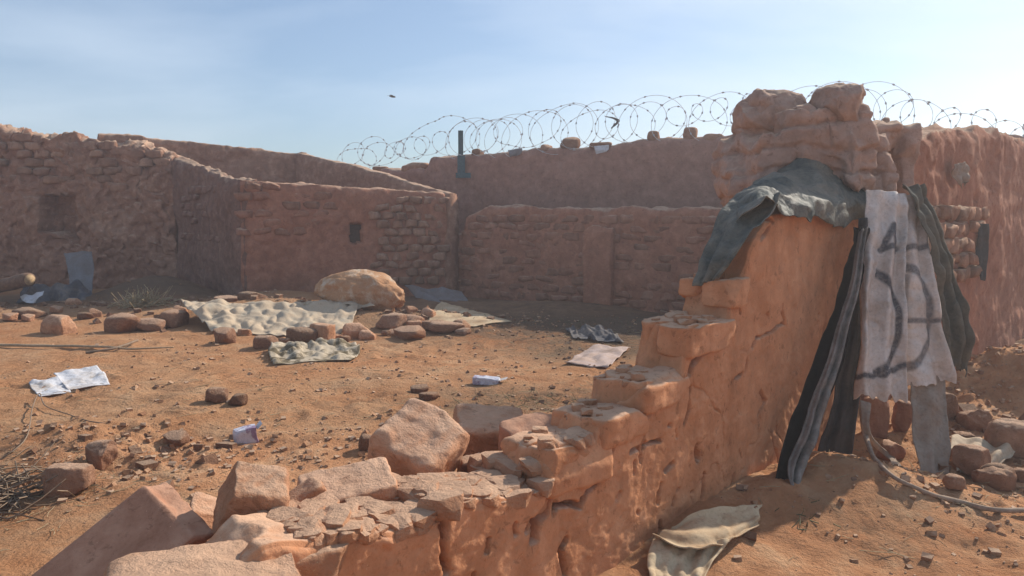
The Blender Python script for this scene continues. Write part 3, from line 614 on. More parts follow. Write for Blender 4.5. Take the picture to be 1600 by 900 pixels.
# ------------------------------------------------------------------ cloth sheets
def spl(pts, n):
    P = np.array(pts, float); m = len(P); t = np.linspace(0, m-1, n); o = []
    for x in t:
        i = min(int(x), m-2); f = x-i; p0 = P[max(i-1, 0)]; p1 = P[i]; p2 = P[i+1]; p3 = P[min(i+2, m-1)]
        o.append(.5*((2*p1)+(-p0+p2)*f+(2*p0-5*p1+4*p2-p3)*f*f+(-p0+3*p1-3*p2+p3)*f**3))
    return np.array(o)
def sheet(name, left, right, mat, nu=40, nv=80, fold=.03, ff=3., crease=.012, cf=6., th=.006, seed=1, label=None, cat=None, ink=None, parent=None, group=None, ragged=.0, world=False, depthfn=None, topfold=1.):
    """left / right: edges from top to bottom as (px, py, metres from the camera) read off the photo, or world points."""
    Lc = spl([p if world else at(*p) for p in left], nv); Rc = spl([p if world else at(*p) for p in right], nv)
    u = np.linspace(0, 1, nu)[None, :, None]; P = Lc[:, None]*(1-u)+Rc[:, None]*u
    v = np.linspace(0, 1, nv)
    if ragged:
        rg = ragged*fbm(np.stack([u.ravel()*6, 0*u.ravel(), 0*u.ravel()+seed], 1), seed, 4, 1.5)
        dv = (P[-1]-P[-6]); P = P+(v[:, None, None]**6)*rg[None, :, None]*dv[None]/(np.linalg.norm(dv, axis=1)[None, :, None]+1e-6)
    du = np.gradient(P, axis=1); dvv = np.gradient(P, axis=0); Nn = np.cross(du, dvv); Nn /= np.linalg.norm(Nn, axis=2)[..., None]+1e-9
    U = np.repeat(np.linspace(0, 1, nu)[None], nv, 0); Vv = np.repeat(v[:, None], nu, 1)
    ph = fbm(np.stack([U.ravel()*1.5, Vv.ravel()*1.3, 0*U.ravel()+seed], 1), seed+1, 2, 1).reshape(U.shape)
    am = .55+.45*fbm(np.stack([U.ravel()*2, Vv.ravel()*1.5, 0*U.ravel()+seed+.5], 1), seed+2, 2, 1).reshape(U.shape)
    a_ = (topfold+(1-topfold)*np.minimum(1, Vv*3))
    D = fold*am*a_*np.sin(2*math.pi*ff*U+2.2*ph+seed)
    P2 = P.reshape(-1, 3); cr_ = (1-2*np.abs(fbm(P2, seed+7, 3, cf)))*crease
    Q = P2+Nn.reshape(-1, 3)*(D.reshape(-1, 1)+cr_[:, None])
    if depthfn is not None: Q = depthfn(Q)
    if fold > .012: Q = Q+vec3(P2, seed+70, 2, 3.5)*min(fold, .03)*.35
    Nq = Nn.reshape(-1, 3)
    F = grid_faces(nv, nu)
    me = mesh(name, Q, F, M[mat])
    if ink is not None:
        s = np.array(left[0][:2]); 
        LL = spl([p[:2] for p in left], nv); RR = spl([p[:2] for p in right], nv); uu = np.linspace(0, 1, nu)[None, :, None]
        px = (LL[:, None]*(1-uu)+RR[:, None]*uu).reshape(-1, 2)
        me.attributes.new('ink', 'FLOAT', 'POINT').data.foreach_set('value', np.clip(ink(px[:, 0], px[:, 1]), 0, 1).astype(np.float32))
    o = link(name, me, parent)
    m = o.modifiers.new('s', 'SOLIDIFY'); m.thickness = th; m.offset = 0
    if label: tag(o, label, cat, group)
    return o
# dark shade cloth leaning from the wall end to the ground, left of the strips
sheet('black_sheet', [(1338, 356, 5.0), (1316, 450, 4.80), (1268, 580, 4.50), (1220, 700, 4.22), (1190, 840, 3.9)], [(1356, 352, 4.85), (1338, 450, 4.66), (1310, 580, 4.42), (1262, 700, 4.2), (1240, 845, 3.9)], 'black', 24, 70, .035, 1.8, .02, 4, seed=3, ragged=.08,
      label='black plastic sheet hanging against the foreground wall left of the sacks', cat='plastic sheet')
sheet('grey_sheet', [(1345, 340, 4.95), (1330, 470, 4.9), (1305, 600, 4.8), (1275, 705, 4.75)], [(1368, 340, 4.95), (1362, 470, 4.9), (1345, 600, 4.8), (1330, 715, 4.75)], 'tarpdark', 24, 60, .03, 2, .012, 4, seed=5,
      label='dark grey plastic sheet hanging in the shade between strip and sacks', cat='plastic sheet')
sheet('plastic_strip', [(1345, 360, 4.80), (1325, 450, 4.62), (1292, 560, 4.40), (1253, 670, 4.2), (1232, 730, 4.08), (1230, 764, 4.0)], [(1357, 356, 4.80), (1341, 450, 4.6), (1314, 560, 4.38), (1280, 670, 4.2), (1252, 748, 4.05), (1236, 770, 4.0)], 'greystrip', 24, 110, .026, 1.3, .022, 6, seed=9,
      label='long twisted grey plastic strip hanging to the ground at a slant', cat='plastic strip')
def seg(px, py, x0, y0, x1, y1, wd):
    ex, ey = x1-x0, y1-y0; t = np.clip(((px-x0)*ex+(py-y0)*ey)/(ex*ex+ey*ey), 0, 1); d = np.hypot(px-x0-t*ex, py-y0-t*ey)
    return np.clip((wd-d)/2.5+.5, 0, 1)
def ell(px, py, cx, cy, rx, ry, wd, a0=-math.pi, a1=math.pi):
    q = np.hypot((px-cx)/rx, (py-cy)/ry); d = np.abs(q-1)*min(rx, ry); an = np.arctan2(-(py-cy)/ry, (px-cx)/rx)
    return np.clip((wd-d)/2.5+.5, 0, 1)*((an > a0) & (an < a1))
def inkL(x, y):
    k = ell(x, y, 1362, 505, 44, 80, 4, -1.45, 1.35)
    k = np.maximum(k, ell(x, y, 1360, 470, 105, 118, 4, -2., -.75))
    k = np.maximum(k, seg(x, y, 1396, 352, 1380, 392, 4)); k = np.maximum(k, seg(x, y, 1396, 352, 1399, 392, 4)); k = np.maximum(k, seg(x, y, 1380, 390, 1402, 386, 5)); k = np.maximum(k, ell(x, y, 1391, 378, 8, 9, 2.2))
    return k*1.
def inkR(x, y):
    k = ell(x, y, 1408, 496, 48, 80, 4.2, -1.55, 1.5); k = np.maximum(k, seg(x, y, 1412, 386, 1452, 385, 4.5)); k = np.maximum(k, seg(x, y, 1412, 499, 1506, 499, 4))
    k = np.maximum(k, .75*seg(x, y, 1416, 430, 1415, 498, 4)*1.); return k*.85
sheet('white_sack', [(1354, 298, 5.02), (1350, 400, 4.86), (1346, 510, 4.74), (1338, 618, 4.66)], [(1418, 300, 5.1), (1414, 400, 4.84), (1415, 510, 4.72), (1417, 626, 4.62)], 'sack', 64, 170, .055, 2.6, .022, 4, seed=14, topfold=.3, ragged=.025, ink=inkL,
      label='left of the two white sacks hanging from the pillar, marked with a dark curve', cat='sack', group='white sacks hanging from the pillar')
sheet('white_sack', [(1412, 304, 5.16), (1410, 400, 4.95), (1412, 500, 4.82), (1418, 600, 4.74)], [(1442, 302, 5.2), (1454, 400, 4.98), (1472, 500, 4.85), (1484, 598, 4.78)], 'sack', 60, 170, .05, 1.8, .022, 4, seed=19, topfold=.3, ragged=.02, ink=inkR,
      label='right of the two white sacks hanging from the pillar, with half circle and bars', cat='sack', group='white sacks hanging from the pillar')
sheet('olive_cloth', [(1408, 290, 5.1), (1440, 350, 5.0), (1464, 440, 4.95), (1476, 520, 4.9), (1482, 572, 4.88)], [(1438, 292, 5.2), (1462, 345, 5.1), (1494, 440, 5.02), (1514, 510, 4.95), (1508, 575, 4.95)], 'olive', 34, 120, .045, 2.2, .022, 5, seed=22, ragged=.05,
      label='olive green cloth hanging along the right side of the white sacks', cat='cloth')
sheet('patched_sack', [(1424, 572, 4.80), (1425, 640, 4.68), (1428, 700, 4.55), (1440, 738, 4.47)], [(1478, 570, 4.84), (1481, 640, 4.70), (1484, 700, 4.57), (1480, 746, 4.47)], 'sackdirty', 30, 60, .02, 1.6, .01, 6, seed=25, ragged=.02,
      label='dirty woven sack hanging below the right white sack and reaching the ground', cat='sack')
# tarp over the wall end
def tz(pts): return [wp(*p) for p in pts]
def tp(px, py, w): t, z = hit(px, py, w); return wp(t, w, z)
rows = [ [(1352, 345, -.06), (1285, 350, -.05), (1242, 338, -.05), (1205, 318, -.04), (1178, 322, -.02), (1150, 352, .05)],
         [(1356, 320, -.05), (1295, 322, -.04), (1250, 318, -.03), (1210, 308, 0), (1178, 308, .1), (1148, 326, .2)],
         [(1358, 300, .0), (1300, 300, .04), (1255, 298, .08), (1210, 297, .1), (1172, 300, .2), (1140, 318, .36)],
         [(1350, 284, .1), (1302, 272, .14), (1260, 268, .2), (1215, 276, .26), (1172, 296, .36), (1136, 322, .46)],
         [(1330, 272, .2), (1300, 258, .24), (1256, 250, .3), (1216, 262, .4), (1165, 298, .5), (1128, 340, .52)]]
gridP = np.array([[tp(*p) for p in row] for row in rows]); A_ = np.array([spl(r, 60) for r in gridP]); A2 = np.array([spl(A_[:, j], 44) for j in range(60)])
P2 = A2.reshape(-1, 3); P2 = P2+vec3(P2, 77, 3, 5)*.02+np.array([0, 0, 1])*((1-2.2*np.abs(fbm(P2, 33, 3, 3.3)))*.036)[:, None]+np.array([[-N1[0], -N1[1], 0]])*((1-2.2*np.abs(fbm(P2, 35, 3, 4)))*.030)[:, None]
tarp = empty('green_grey_tarp', wp(1.6, .2, 1.6), label='crumpled green grey tarp thrown over the upper end of the broken wall', cat='tarp')
o = link('top_sheet', mesh('top_sheet', P2, grid_faces(60, 44), M['tarp'])); m = o.modifiers.new('s', 'SOLIDIFY'); m.thickness = .006; ch(o, tarp)
def fl(px, py, w_):
    p = np.array(tp(px, py, w_)); return p+(EYE-p)/np.linalg.norm(EYE-p)*.17
o = sheet('front_flap', [fl(1160, 300, .30), fl(1136, 322, .30), fl(1116, 360, .30), fl(1098, 405, .30), fl(1084, 448, .30)], [fl(1222, 300, .0), fl(1206, 330, .0), fl(1178, 362, .02), fl(1150, 400, .06), fl(1122, 436, .15)], 'tarp', 34, 60, .025, 2, .016, 5, seed=43, world=True); ch(o, tarp)

# half buried cloth at the foot of the wall
def drape(Q, off=.015, keep=1.):
    gz = G(Q[:, 0], Q[:, 1]); Q[:, 2] = np.maximum(Q[:, 2], gz+off); return Q
def gsheet(name, poly_l, poly_r, mat, lift=.03, **k):
    """a sheet lying on the ground between two pixel edges"""
    Lp = [gp(x, y)+np.array([0, -h*.0, h]) for x, y, h in poly_l]; Rp = [gp(x, y)+np.array([0, 0, h]) for x, y, h in poly_r]
    return sheet(name, Lp, Rp, mat, world=True, depthfn=drape, **k)
bs = empty('buried_sheet', gp(1100, 860), label='beige tarp half buried in red earth at the foot of the wall', cat='tarp')
o = gsheet('top_panel', [(1050, 836, .05), (1100, 812, .04), (1150, 799, .01), (1190, 790, .01)], [(1020, 862, .06), (1070, 884, .07), (1120, 876, .06), (1184, 826, .01)], 'beige', nu=60, nv=60, fold=.016, ff=2, crease=.016, cf=4, seed=51); ch(o, bs)
o = gsheet('skirt', [(1021, 858, .07), (1012, 890, .05), (1022, 935, .0)], [(1140, 864, .06), (1112, 890, .03), (1085, 935, -.02)], 'beige', nu=80, nv=40, fold=.012, ff=4.5, crease=.022, cf=6, seed=52); ch(o, bs)
# cloth cords
def cord(name, pts, rad, mat, label, cat, n=90):
    P = spl(pts, n); P = P+vec3(P, 5, 2, 3)*.012; V, F = tube(P, rad, None, '', 7, 1+.3*fbm(P, 9, 2, 7)); o = link(name, mesh(name, V, F, M[mat])); return tag(o, label, cat)
def gpz(px, py, h): return gp(px, py)+np.array([0, 0, h])
cord('cloth_rope', [at(1346, 632, 4.62), at(1352, 680, 4.55), gpz(1385, 738, .02), gpz(1432, 770, .02), gpz(1500, 785, .02), gpz(1560, 802, .02), gpz(1640, 800, .02)], .014, 'rope', 'long pale cloth rope snaking over the earth to the right edge', 'rope')
sheet('torn_strip', [at(1344, 625, 4.6), at(1352, 680, 4.55), gpz(1388, 725, .03), gpz(1410, 748, .02)], [at(1362, 630, 4.58), at(1360, 680, 4.52), gpz(1397, 722, .04), gpz(1416, 744, .03)], 'sackdirty', 10, 40, .008, 1, .006, 8, seed=53, world=True, label='torn strip of pale cloth dangling under the left white sack', cat='cloth')
gsheet('white_rag', [(1486, 700, .10), (1484, 722, .10), (1494, 742, .02)], [(1584, 716, .08), (1576, 728, .07), (1545, 744, .02)], 'greentarp', nu=40, nv=30, fold=.03, ff=2.5, crease=.02, cf=5, seed=56, label='crumpled pale rag lying beside the dirty woven sack', cat='rag')

# ------------------------------------------------------------------ yard cloths and litter
gsheet('long_tarp', [(284, 488, .20), (292, 496, .26), (306, 506, .20), (330, 521, .02)], [(586, 490, .05), (566, 494, .12), (545, 498, .08), (510, 505, .0)], 'greentarp', nu=130, nv=60, fold=.024, ff=5.3, crease=.042, cf=3.6, seed=61,
       label='long pleated pale green tarp lying over the rubble bank in the yard', cat='tarp')
# sand filled sack
c = gp(562, 482); me = rockmesh(611, 26, 2.5, (1.22, .8, .54), 1, .06, M['sandsack'], 1.2, 'filled_sack'); v_ = np.empty(len(me.vertices)*3); me.vertices.foreach_get('co', v_); v_ = v_.reshape(-1, 3); v_ = v_+v_*((1-2.4*np.abs(fbm(v_*np.array([1, 1.6, 2.2]), 3, 4, 2.2)))*.09)[:, None]+vec3(v_, 8, 3, 1.2)*.05; v_[:, 2] += .07*np.sin(v_[:, 0]*3+1.2); me.vertices.foreach_set('co', v_.ravel()); me.update()
o = link('filled_sack', me, None, c+np.array([-.02, .2, .18]), (0, .10, -.05)); tag(o, 'bulging earth stained sack lying before the hut, white at one end', 'sack')
gsheet('sand_sheet', [(690, 478, .10), (680, 486, .06), (668, 498, .02)], [(800, 504, .0), (790, 505, .0), (740, 508, .0)], 'beige', nu=50, nv=20, fold=.02, ff=3, crease=.02, cf=3, seed=63, label='sandy pale sheet trailing from the rubble towards the shadow', cat='sheet')
sheet('leaning_sheet', [at(632, 446, 13.2), at(650, 462, 12.9), at(672, 478, 12.6)], [at(722, 452, 13.2), at(728, 464, 13.), at(735, 474, 12.8)], 'greysheet', 30, 24, .05, 2, .03, 3, seed=65, world=True, label='crumpled grey sheet in the shaded corner right of the hut', cat='sheet')
gsheet('crushed_cloth', [(428, 545, .07), (420, 556, .06), (428, 572, .0)], [(556, 540, .05), (562, 552, .05), (548, 566, .0)], 'crushed', nu=60, nv=26, fold=.03, ff=4, crease=.045, cf=6, seed=67, label='crushed dark green and white cloth in the middle of the yard', cat='cloth')
gsheet('white_paper', [(84, 590, .06), (96, 602, .03), (106, 612, .02)], [(152, 583, .07), (164, 592, .05), (172, 603, .0)], 'paper', nu=30, nv=24, fold=.012, ff=1.5, crease=.012, cf=6, seed=69, label='larger folded white sheet of paper lying on the left of the yard', cat='paper', group='white papers on the yard')
gsheet('white_paper', [(46, 600, .02), (50, 610, .01), (62, 622, .0)], [(92, 596, .05), (104, 606, .03), (112, 616, .01)], 'paper', nu=30, nv=24, fold=.014, ff=1.5, crease=.012, cf=6, seed=70, label='smaller white sheet of paper tucked left of the larger one', cat='paper', group='white papers on the yard')
gsheet('flat_sheet', [(930, 545, .05), (905, 556, .04), (882, 570, .01)], [(985, 548, .06), (970, 560, .05), (950, 577, .02)], 'pinksheet', nu=40, nv=24, fold=.012, ff=2, crease=.02, cf=4, seed=71, label='dusty pinkish sheet lying flat behind the broken wall', cat='sheet')
gsheet('rag_pile', [(884, 516, .06), (888, 522, .05), (896, 530, .0)], [(950, 518, .08), (962, 526, .06), (975, 538, .0)], 'rag', nu=50, nv=24, fold=.03, ff=3, crease=.06, cf=7, seed=73, label='dark crumpled rags at the edge of the shadow', cat='rag')
def pack(name, px, py, dims, rz, ry, label, mat='pack', seed=1, cat='packet'):
    c = gp(px, py); V, F = CS[7]; V = V.copy(); V = V/((np.abs(V)**12).sum(1)**(1/12))[:, None]*np.array(dims)*.5
    V = V+vec3(V*9, seed, 3, 1.2)*.010; root = empty(name, c, label=label, cat=cat)
    o = link('carton', mesh('carton', V, F, M[mat], False), root, (0, 0, dims[2]*.45), (0, ry, rz))
    fl = np.array([[dims[0]*.5, -dims[1]*.45, dims[2]*.3], [dims[0]*.5, dims[1]*.45, dims[2]*.3], [dims[0]*.75, dims[1]*.4, dims[2]*.62], [dims[0]*.75, -dims[1]*.4, dims[2]*.58], [dims[0]*.74, -dims[1]*.4, dims[2]*.56], [dims[0]*.74, dims[1]*.4, dims[2]*.60]])
    link('flap', mesh('flap', fl, [[0, 1, 2, 3], [0, 1, 5, 4], [2, 3, 4, 5]], M['paper'], False), root, (0, 0, dims[2]*.45), (0, ry, rz))
pack('drink_carton', 385, 692, (.15, .10, .12), .5, -.1, 'small crushed white and purple drink carton in the near yard', seed=4, cat='carton')
pack('plastic_packet', 760, 600, (.26, .12, .07), -.15, .05, 'squashed white and lilac packet in the middle of the yard', seed=5)
# log and sticks
def stick(name, pts, rad, mat, label=None, cat=None, group=None, parent=None, n=30, seg=8, taper=None):
    P = spl(pts, n); P = P+vec3(P, 3, 2, 2.5)*rad*.6; V, F = tube(P, rad, None, '', seg, taper); o = link(name, mesh(name, V, F, M[mat]), None)
    if parent: ch(o, parent)
    if label: tag(o, label, cat, group)
    return o
e = at(47, 437, 12.6); s0 = at(-60, 462, 12.9)
lg = empty('cut_log', s0, label='thick cut log at the left edge with a pale sawn end', cat='log')
stick('trunk', [s0, (s0+e)/2, e], .115, 'bark', parent=lg, n=12, seg=12)
dv = (e-s0)/np.linalg.norm(e-s0); stick('sawn_end', [e-dv*.01, e+dv*.003, e+dv*.008], .092, 'woodend', parent=lg, n=3, seg=12)
stick('dry_branch', [gpz(-20, 541, .03), gpz(60, 545, .03), gpz(150, 546, .035), gpz(205, 549, .03), gpz(272, 547, .03)], .016, 'wood', 'long thin dry branch lying across the left of the yard', 'branch', n=60, taper=np.linspace(1.2, .5, 60))
stick('dry_branch', [gpz(135, 553, .02), gpz(180, 550, .04), gpz(215, 540, .06)], .014, 'twig', 'short dark branch crossing the long one', 'branch', n=20)
stick('thin_wire', [gpz(0, 722, .02), gpz(40, 690, .02), gpz(52, 640, .03), gpz(62, 626, .06), gpz(72, 640, .03), gpz(110, 652, .02), gpz(140, 662, .02), gpz(170, 664, .02)], .0045, 'twig', 'thin dark wire trailing from the white papers', 'wire', n=80, seg=5)
# pale sheet and rags in shade, left
sheet('hanging_sheet', [at(98, 394, 14.7), at(108, 430, 14.4), at(112, 468, 14.1)], [at(142, 392, 14.7), at(146, 430, 14.4), at(140, 470, 14.1)], 'greysheet', 16, 24, .04, 1.6, .02, 3, seed=81, world=True, label='pale bluish sheet hanging in the shade of the left wall', cat='sheet')
sheet('dark_rag', [at(40, 440, 13.2), at(30, 456, 13.), at(20, 474, 12.8)], [at(140, 446, 13.4), at(150, 462, 13.2), at(150, 480, 12.9)], 'rag', 40, 24, .09, 3, .08, 3, seed=83, world=True, label='heap of dark plastic and rags below the niche wall', cat='rag')
sheet('plastic_scrap', [at(30, 462, 12.7), at(34, 468, 12.6), at(42, 474, 12.5)], [at(70, 456, 12.7), at(66, 464, 12.6), at(56, 473, 12.5)], 'paper', 12, 10, .03, 1, .02, 5, seed=85, world=True, label='white plastic scrap caught in the dark rags at left', cat='plastic')

# ------------------------------------------------------------------ stones
SM = {}
def stonemesh(key, i):
    if (key, i) not in SM:
        n, e = (7, 5.) if key == 's' else (7, 8.)
        SM[(key, i)] = rockmesh(700+i+(50 if key == 's' else 0), n, e, (1, .8, .75), 5 if key == 's' else 3, .05, M['stone'] if key == 's' else M['block'], 1.7, 'stone')
    return SM[(key, i)]
def stone(x0, x1, y0, y1, label, i=0, key='s', rz=None, name='stone', group=None, cat='stone', hi=False, mat=None, e=5., sink=.12, tilt=.12, seed=None, chops=5, amp=.05, depth=.85):
    """a stone that shows between pixels x0..x1, y0..y1 (y1 = where it meets the ground)"""
    c = gp((x0+x1)/2, y1-(y1-y0)*.12); k = c[1]/1200; W = (x1-x0)*k; H = (y1-y0)*k*.95; D = W*depth
    r = random.Random(int(x0*7+y0)); rz = r.uniform(-.6, .6) if rz is None else rz
    if hi: me = rockmesh(seed or int(x0+y0), 26 if hi > 1 else 14, e, (W, D, H), chops, amp, M[mat or 'block'], 1.7, name); scl = (1, 1, 1)
    else: me = stonemesh(key, i % 6); scl = (W*1.02, D/.8, H/.75)
    o = link(name, me, None, (c[0], c[1]+D*.35, c[2]+H*(.5-sink)), (r.uniform(-tilt, tilt), r.uniform(-tilt, tilt), rz), scl)
    tag(o, label, cat, group); return o
S = [(66, 106, 492, 524, 'square lump of adobe standing alone at the left of the yard', 1), (162, 212, 491, 524, 'rough stone, leftmost of the three in a row', 0), (208, 252, 498, 520, 'flat reddish stone, middle of the three in a row', 1), (240, 284, 484, 516, 'upright stone, rightmost of the three in a row', 2),
     (328, 364, 512, 541, 'small dark stone in front of the pleated tarp', 3), (394, 432, 524, 548, 'brown stone left of the crushed cloth', 4), (446, 492, 512, 542, 'dark clod behind the crushed cloth', 5), (485, 523, 505, 542, 'square upright adobe lump behind the crushed cloth', 0), (536, 575, 506, 532, 'rounded red stone right of the square lump', 1),
     (588, 630, 488, 518, 'pale topped stone at the right end of the pleated tarp', 2), (612, 662, 511, 534, 'long low dark stone nearest the middle of the yard', 3), (598, 624, 468, 482, 'small red clod against the filled sack', 4), (655, 692, 485, 503, 'dark red stone on the rubble bank', 5), (668, 726, 504, 523, 'long flat dark stone at the right end of the rubble', 0),
     (620, 660, 480, 502, 'red stone behind the pale topped one', 1), (506, 530, 493, 503, 'small clod lying on the hem of the pleated tarp', 2), (318, 342, 626, 632, None, 0), (330, 368, 462, 476, 'clod behind the left part of the pleated tarp', 3), (372, 410, 456, 472, 'clod at the foot of the hut corner', 4),
     (318, 352, 606, 633, 'broken pair of clods alone in the middle yard, the larger one', 1), (356, 382, 616, 637, 'small round stone beside the larger clod in the middle yard', 2), (250, 290, 678, 702, 'dark jagged clod in the near yard', 3), (18, 60, 482, 500, 'red stone below the dark rags at left', 4), (640, 668, 604, 616, 'small flat white stone in the middle yard', 5), (654, 684, 614, 628, 'small flat brown stone just below the white one', 5),
     (560, 588, 680, 708, 'grey clod left of the big tilted block', 0), (336, 362, 545, 550, None, 0)]
for x0, x1, y0, y1, lb, i in S:
    if lb: stone(x0, x1, y0, y1, lb, i, key='b' if 'square' in lb or 'adobe' in lb else 's')
stone(62, 134, 724, 782, 'squarish dug out lump of earth near the brushwood', hi=1, mat='stone', seed=31)
stone(134, 176, 690, 736, 'dark clod on the rim of the hollow at left', hi=1, mat='stone', seed=32)
stone(1478, 1512, 742, 770, 'small round stone right of the long dirty sack', hi=1, mat='stone', seed=33, e=2.6)
stone(1540, 1592, 728, 768, 'large round stone by the white rag', hi=1, mat='stone', seed=34, e=2.8)
stone(1586, 1625, 730, 764, 'round stone at the right edge by the white rag', hi=1, mat='stone', seed=35, e=2.8)
stone(1562, 1640, 562, 628, 'reddish brown boulder on the earth heap at the right edge', hi=2, mat='stone', seed=36, e=3.)
stone(1505, 1560, 590, 640, 'lump of earth on the slope of the heap at right', hi=1, mat='stone', seed=37, e=3.4)
stone(1455, 1500, 610, 660, 'lump of red earth right beside the hanging sacks', hi=1, mat='stone', seed=38, e=3.4)
for i, q in enumerate([(1508, 1552, 640, 676, 'jagged clod at the near foot of the earth heap at right'), (1545, 1598, 612, 650, 'broad clod halfway up the earth heap at right'), (1500, 1530, 600, 628, 'clod high on the heap beside the olive cloth'), (1575, 1612, 655, 690, 'clod at the right edge above the round stones')]):
    stone(*q, hi=1, mat='stone', seed=80+i, e=5, chops=7, amp=.08)
# broken pieces behind the hanging sacks
for i, (a, b, c_, d_, lb) in enumerate([(1352, 1392, 618, 690, 'upright broken brick under the left white sack'), (1396, 1428, 622, 684, 'broken brick under the gap between the white sacks'), (1374, 1416, 680, 712, 'wide dark clod under the white sacks')]):
    stone(a, b, c_, d_, lb, hi=1, mat='brickred', seed=60+i)
r = random.Random(44)
for k in range(52):
    px = r.choice([r.gauss(560, 90), r.gauss(640, 50), r.gauss(210, 70), r.uniform(0, 280)]); py = 500+r.gauss(6, 12) if px > 300 else 497+r.gauss(0, 9); wd = r.uniform(9, 26)
    stone(px-wd/2, px+wd/2, py-wd*r.uniform(.45, .8), py, 'small brown mud clod in the rubble bank before the hut and left wall', r.randrange(6), key=r.choice('sb'), group='small clods in the rubble bank')
# fallen blocks on and beside the foreground wall
def wblock(px, py, w_, dims, rot, seed, label, mat='block', dz=0., e=7., chops=3, amp=.035, n=26, cat='mud block', name='mud_block', group=None):
    t, z = hit(px, py, w_); me = rockmesh(seed, n, e+4, dims, chops, amp, M[mat], 2.0, name)
    return tag(link(name, me, None, wp(t, w_, z+dz), rot), label, cat, group)
wblock(655, 705, .62, (.34, .32, .26), (.42, .40, -.45), 811, 'big tilted mud block with pale rough top leaning behind the low wall')
wblock(765, 680, .75, (.36, .30, .20), (.25, .10, .2), 812, 'rounded mud block right of the big tilted one')
wblock(392, 795, .42, (.22, .20, .24), (.30, .2, .35), 813, 'upright mud block between slab and crumbling wall top')
wblock(318, 812, .72, (.13, .2, .09), (.3, .5, .5), 814, 'small broken piece right behind the pointed slab', n=14)
wblock(545, 775, .40, (.34, .24, .15), (.22, -.12, .35), 815, 'long mud block resting on the wall top below the big tilted one')
wblock(470, 800, .45, (.22, .1, .15), (.2, -.5, .6), 816, 'thin dark shard standing on edge behind the wall top', n=14)
wblock(870, 690, .30, (.46, .34, .20), (.05, .05, .75), 817, 'broad block with smooth grey top at the foot of the steps', mat='slab', e=9.)
wblock(742, 738, .50, (.16, .14, .12), (.1, .2, .2), 818, 'small square red brick piece in the rubble under the tilted block', n=14, mat='brickred')
wblock(770, 750, .34, (.12, .12, .16), (.2, .1, .8), 819, 'small pointed pale piece beside the grey topped block', n=14)
wblock(318, 925, .05, (.50, .34, .16), (.05, .0, .5), 820, 'wide rounded lump at the bottom edge right of the pointed slab', e=4.)
wblock(465, 866, .15, (.44, .34, .13), (.0, .02, .6), 821, 'flat pale lump crowning the low end of the wall', e=5.)
# pointed slab leaning in the near corner
fa = [at(224, 757, 2.52), at(303, 838, 2.34), at(160, 960, 2.16), at(28, 915, 2.34)]
th_ = np.array([.04, .075, -.01]); quad = np.array(fa); n_ = 22; uu, vv = np.meshgrid(np.linspace(0, 1, n_), np.linspace(0, 1, n_), indexing='ij')
def slabv(u, v, w_): return (quad[0]*((1-u)*(1-v))[..., None]+quad[1]*(u*(1-v))[..., None]+quad[2]*(u*v)[..., None]+quad[3]*((1-u)*v)[..., None])+th_*w_[..., None]
cv, cf = CS[26]; k = (cv/((np.abs(cv)**44).sum(1)**(1/44))[:, None]+1)/2
Vs = slabv(k[:, 0], k[:, 1], k[:, 2]); rough = np.clip(k[:, 2]*3, .12, 1); Vs = Vs+vec3(Vs, 91, 4, 9)*.013*rough[:, None]
o = link('pointed_slab', mesh('pointed_slab', Vs, cf, M['slab'])); tag(o, 'large pointed plastered slab standing in the bottom left corner', 'mud slab')

# stones lying along the top of the high wall
def topstone(px0, px1, py0, py1, label, seed, mat='stone', name='stone', cat='stone', e=4.):
    a = onwall(px0, py1, FA2, FB2, .15); b = onwall(px1, py0, FA2, FB2, .15); W = abs(b[0]-a[0]); H = b[2]-a[2]
    me = rockmesh(seed, 7, e, (W, .26, H+.05), 4, .06, M[mat], 1.7, name); o = link(name, me, None, ((a[0]+b[0])/2, (a[1]+b[1])/2, (a[2]+b[2])/2-.02), (0, 0, -.4)); tag(o, label, cat)
for i, q in enumerate([(876, 906, 213, 230, 'biggest dark stone on the high wall, under the wire'), (844, 862, 226, 234, 'flat stone left of the biggest one on the high wall'), (920, 960, 222, 231, 'low greenish stone right of the biggest one on the high wall'), (1012, 1031, 205, 219, 'left of two round stones near the right end of the high wall'), (1066, 1090, 199, 217, 'right of two round stones near the pillar on the high wall'),
                        (1097, 1134, 209, 220, 'flat dark slab on the high wall touching the pillar'), (738, 754, 233, 245, 'small stone just right of the steel post'), (628, 672, 254, 268, 'heap like clod on the low left end of the high wall'), (584, 606, 260, 271, 'squared dark lump at the left end of the high wall'), (1376, 1392, 184, 204, 'dark stone right behind the pillar top'), (1396, 1420, 199, 214, 'small stone between pillar and the right dark one'), (1424, 1452, 197, 214, 'dark stone on the high wall right of the pillar')]):
    topstone(*q, 500+i)
for i, (px, py, lb) in enumerate([(805, 238, 'white and dark plastic scrap on the high wall between post and stones'), (940, 233, 'small white scrap tucked under the greenish stone')]):
    a = onwall(px, py, FA2, FB2, -.04); a = np.array(a)
    sheet('plastic_scrap', [a+(-.14, 0, .05), a+(-.12, -.03, -.02), a+(-.1, -.03, -.09)], [a+(.14, 0, .08), a+(.13, -.03, 0), a+(.08, -.04, -.05)], 'paper' if i else 'greysheet', 10, 10, .02, 1, .02, 6, seed=90+i, world=True, label=lb, cat='plastic')
a = np.array(onwall(958, 190, FA2, FB2, .1))
sheet('snagged_scrap', [a+(-.16, 0, .10), a+(.0, 0, .08), a+(.12, 0, .02), a+(.04, 0, -.08), a+(-.03, 0, -.13)], [a+(-.15, 0, .09), a+(.0, .02, .05), a+(.06, .0, .0), a+(.01, .03, -.06), a+(-.04, 0, -.12)], 'rag', 6, 30, .01, 1, .01, 8, seed=95, world=True, label='torn dark scrap snagged on the razor wire', cat='plastic')
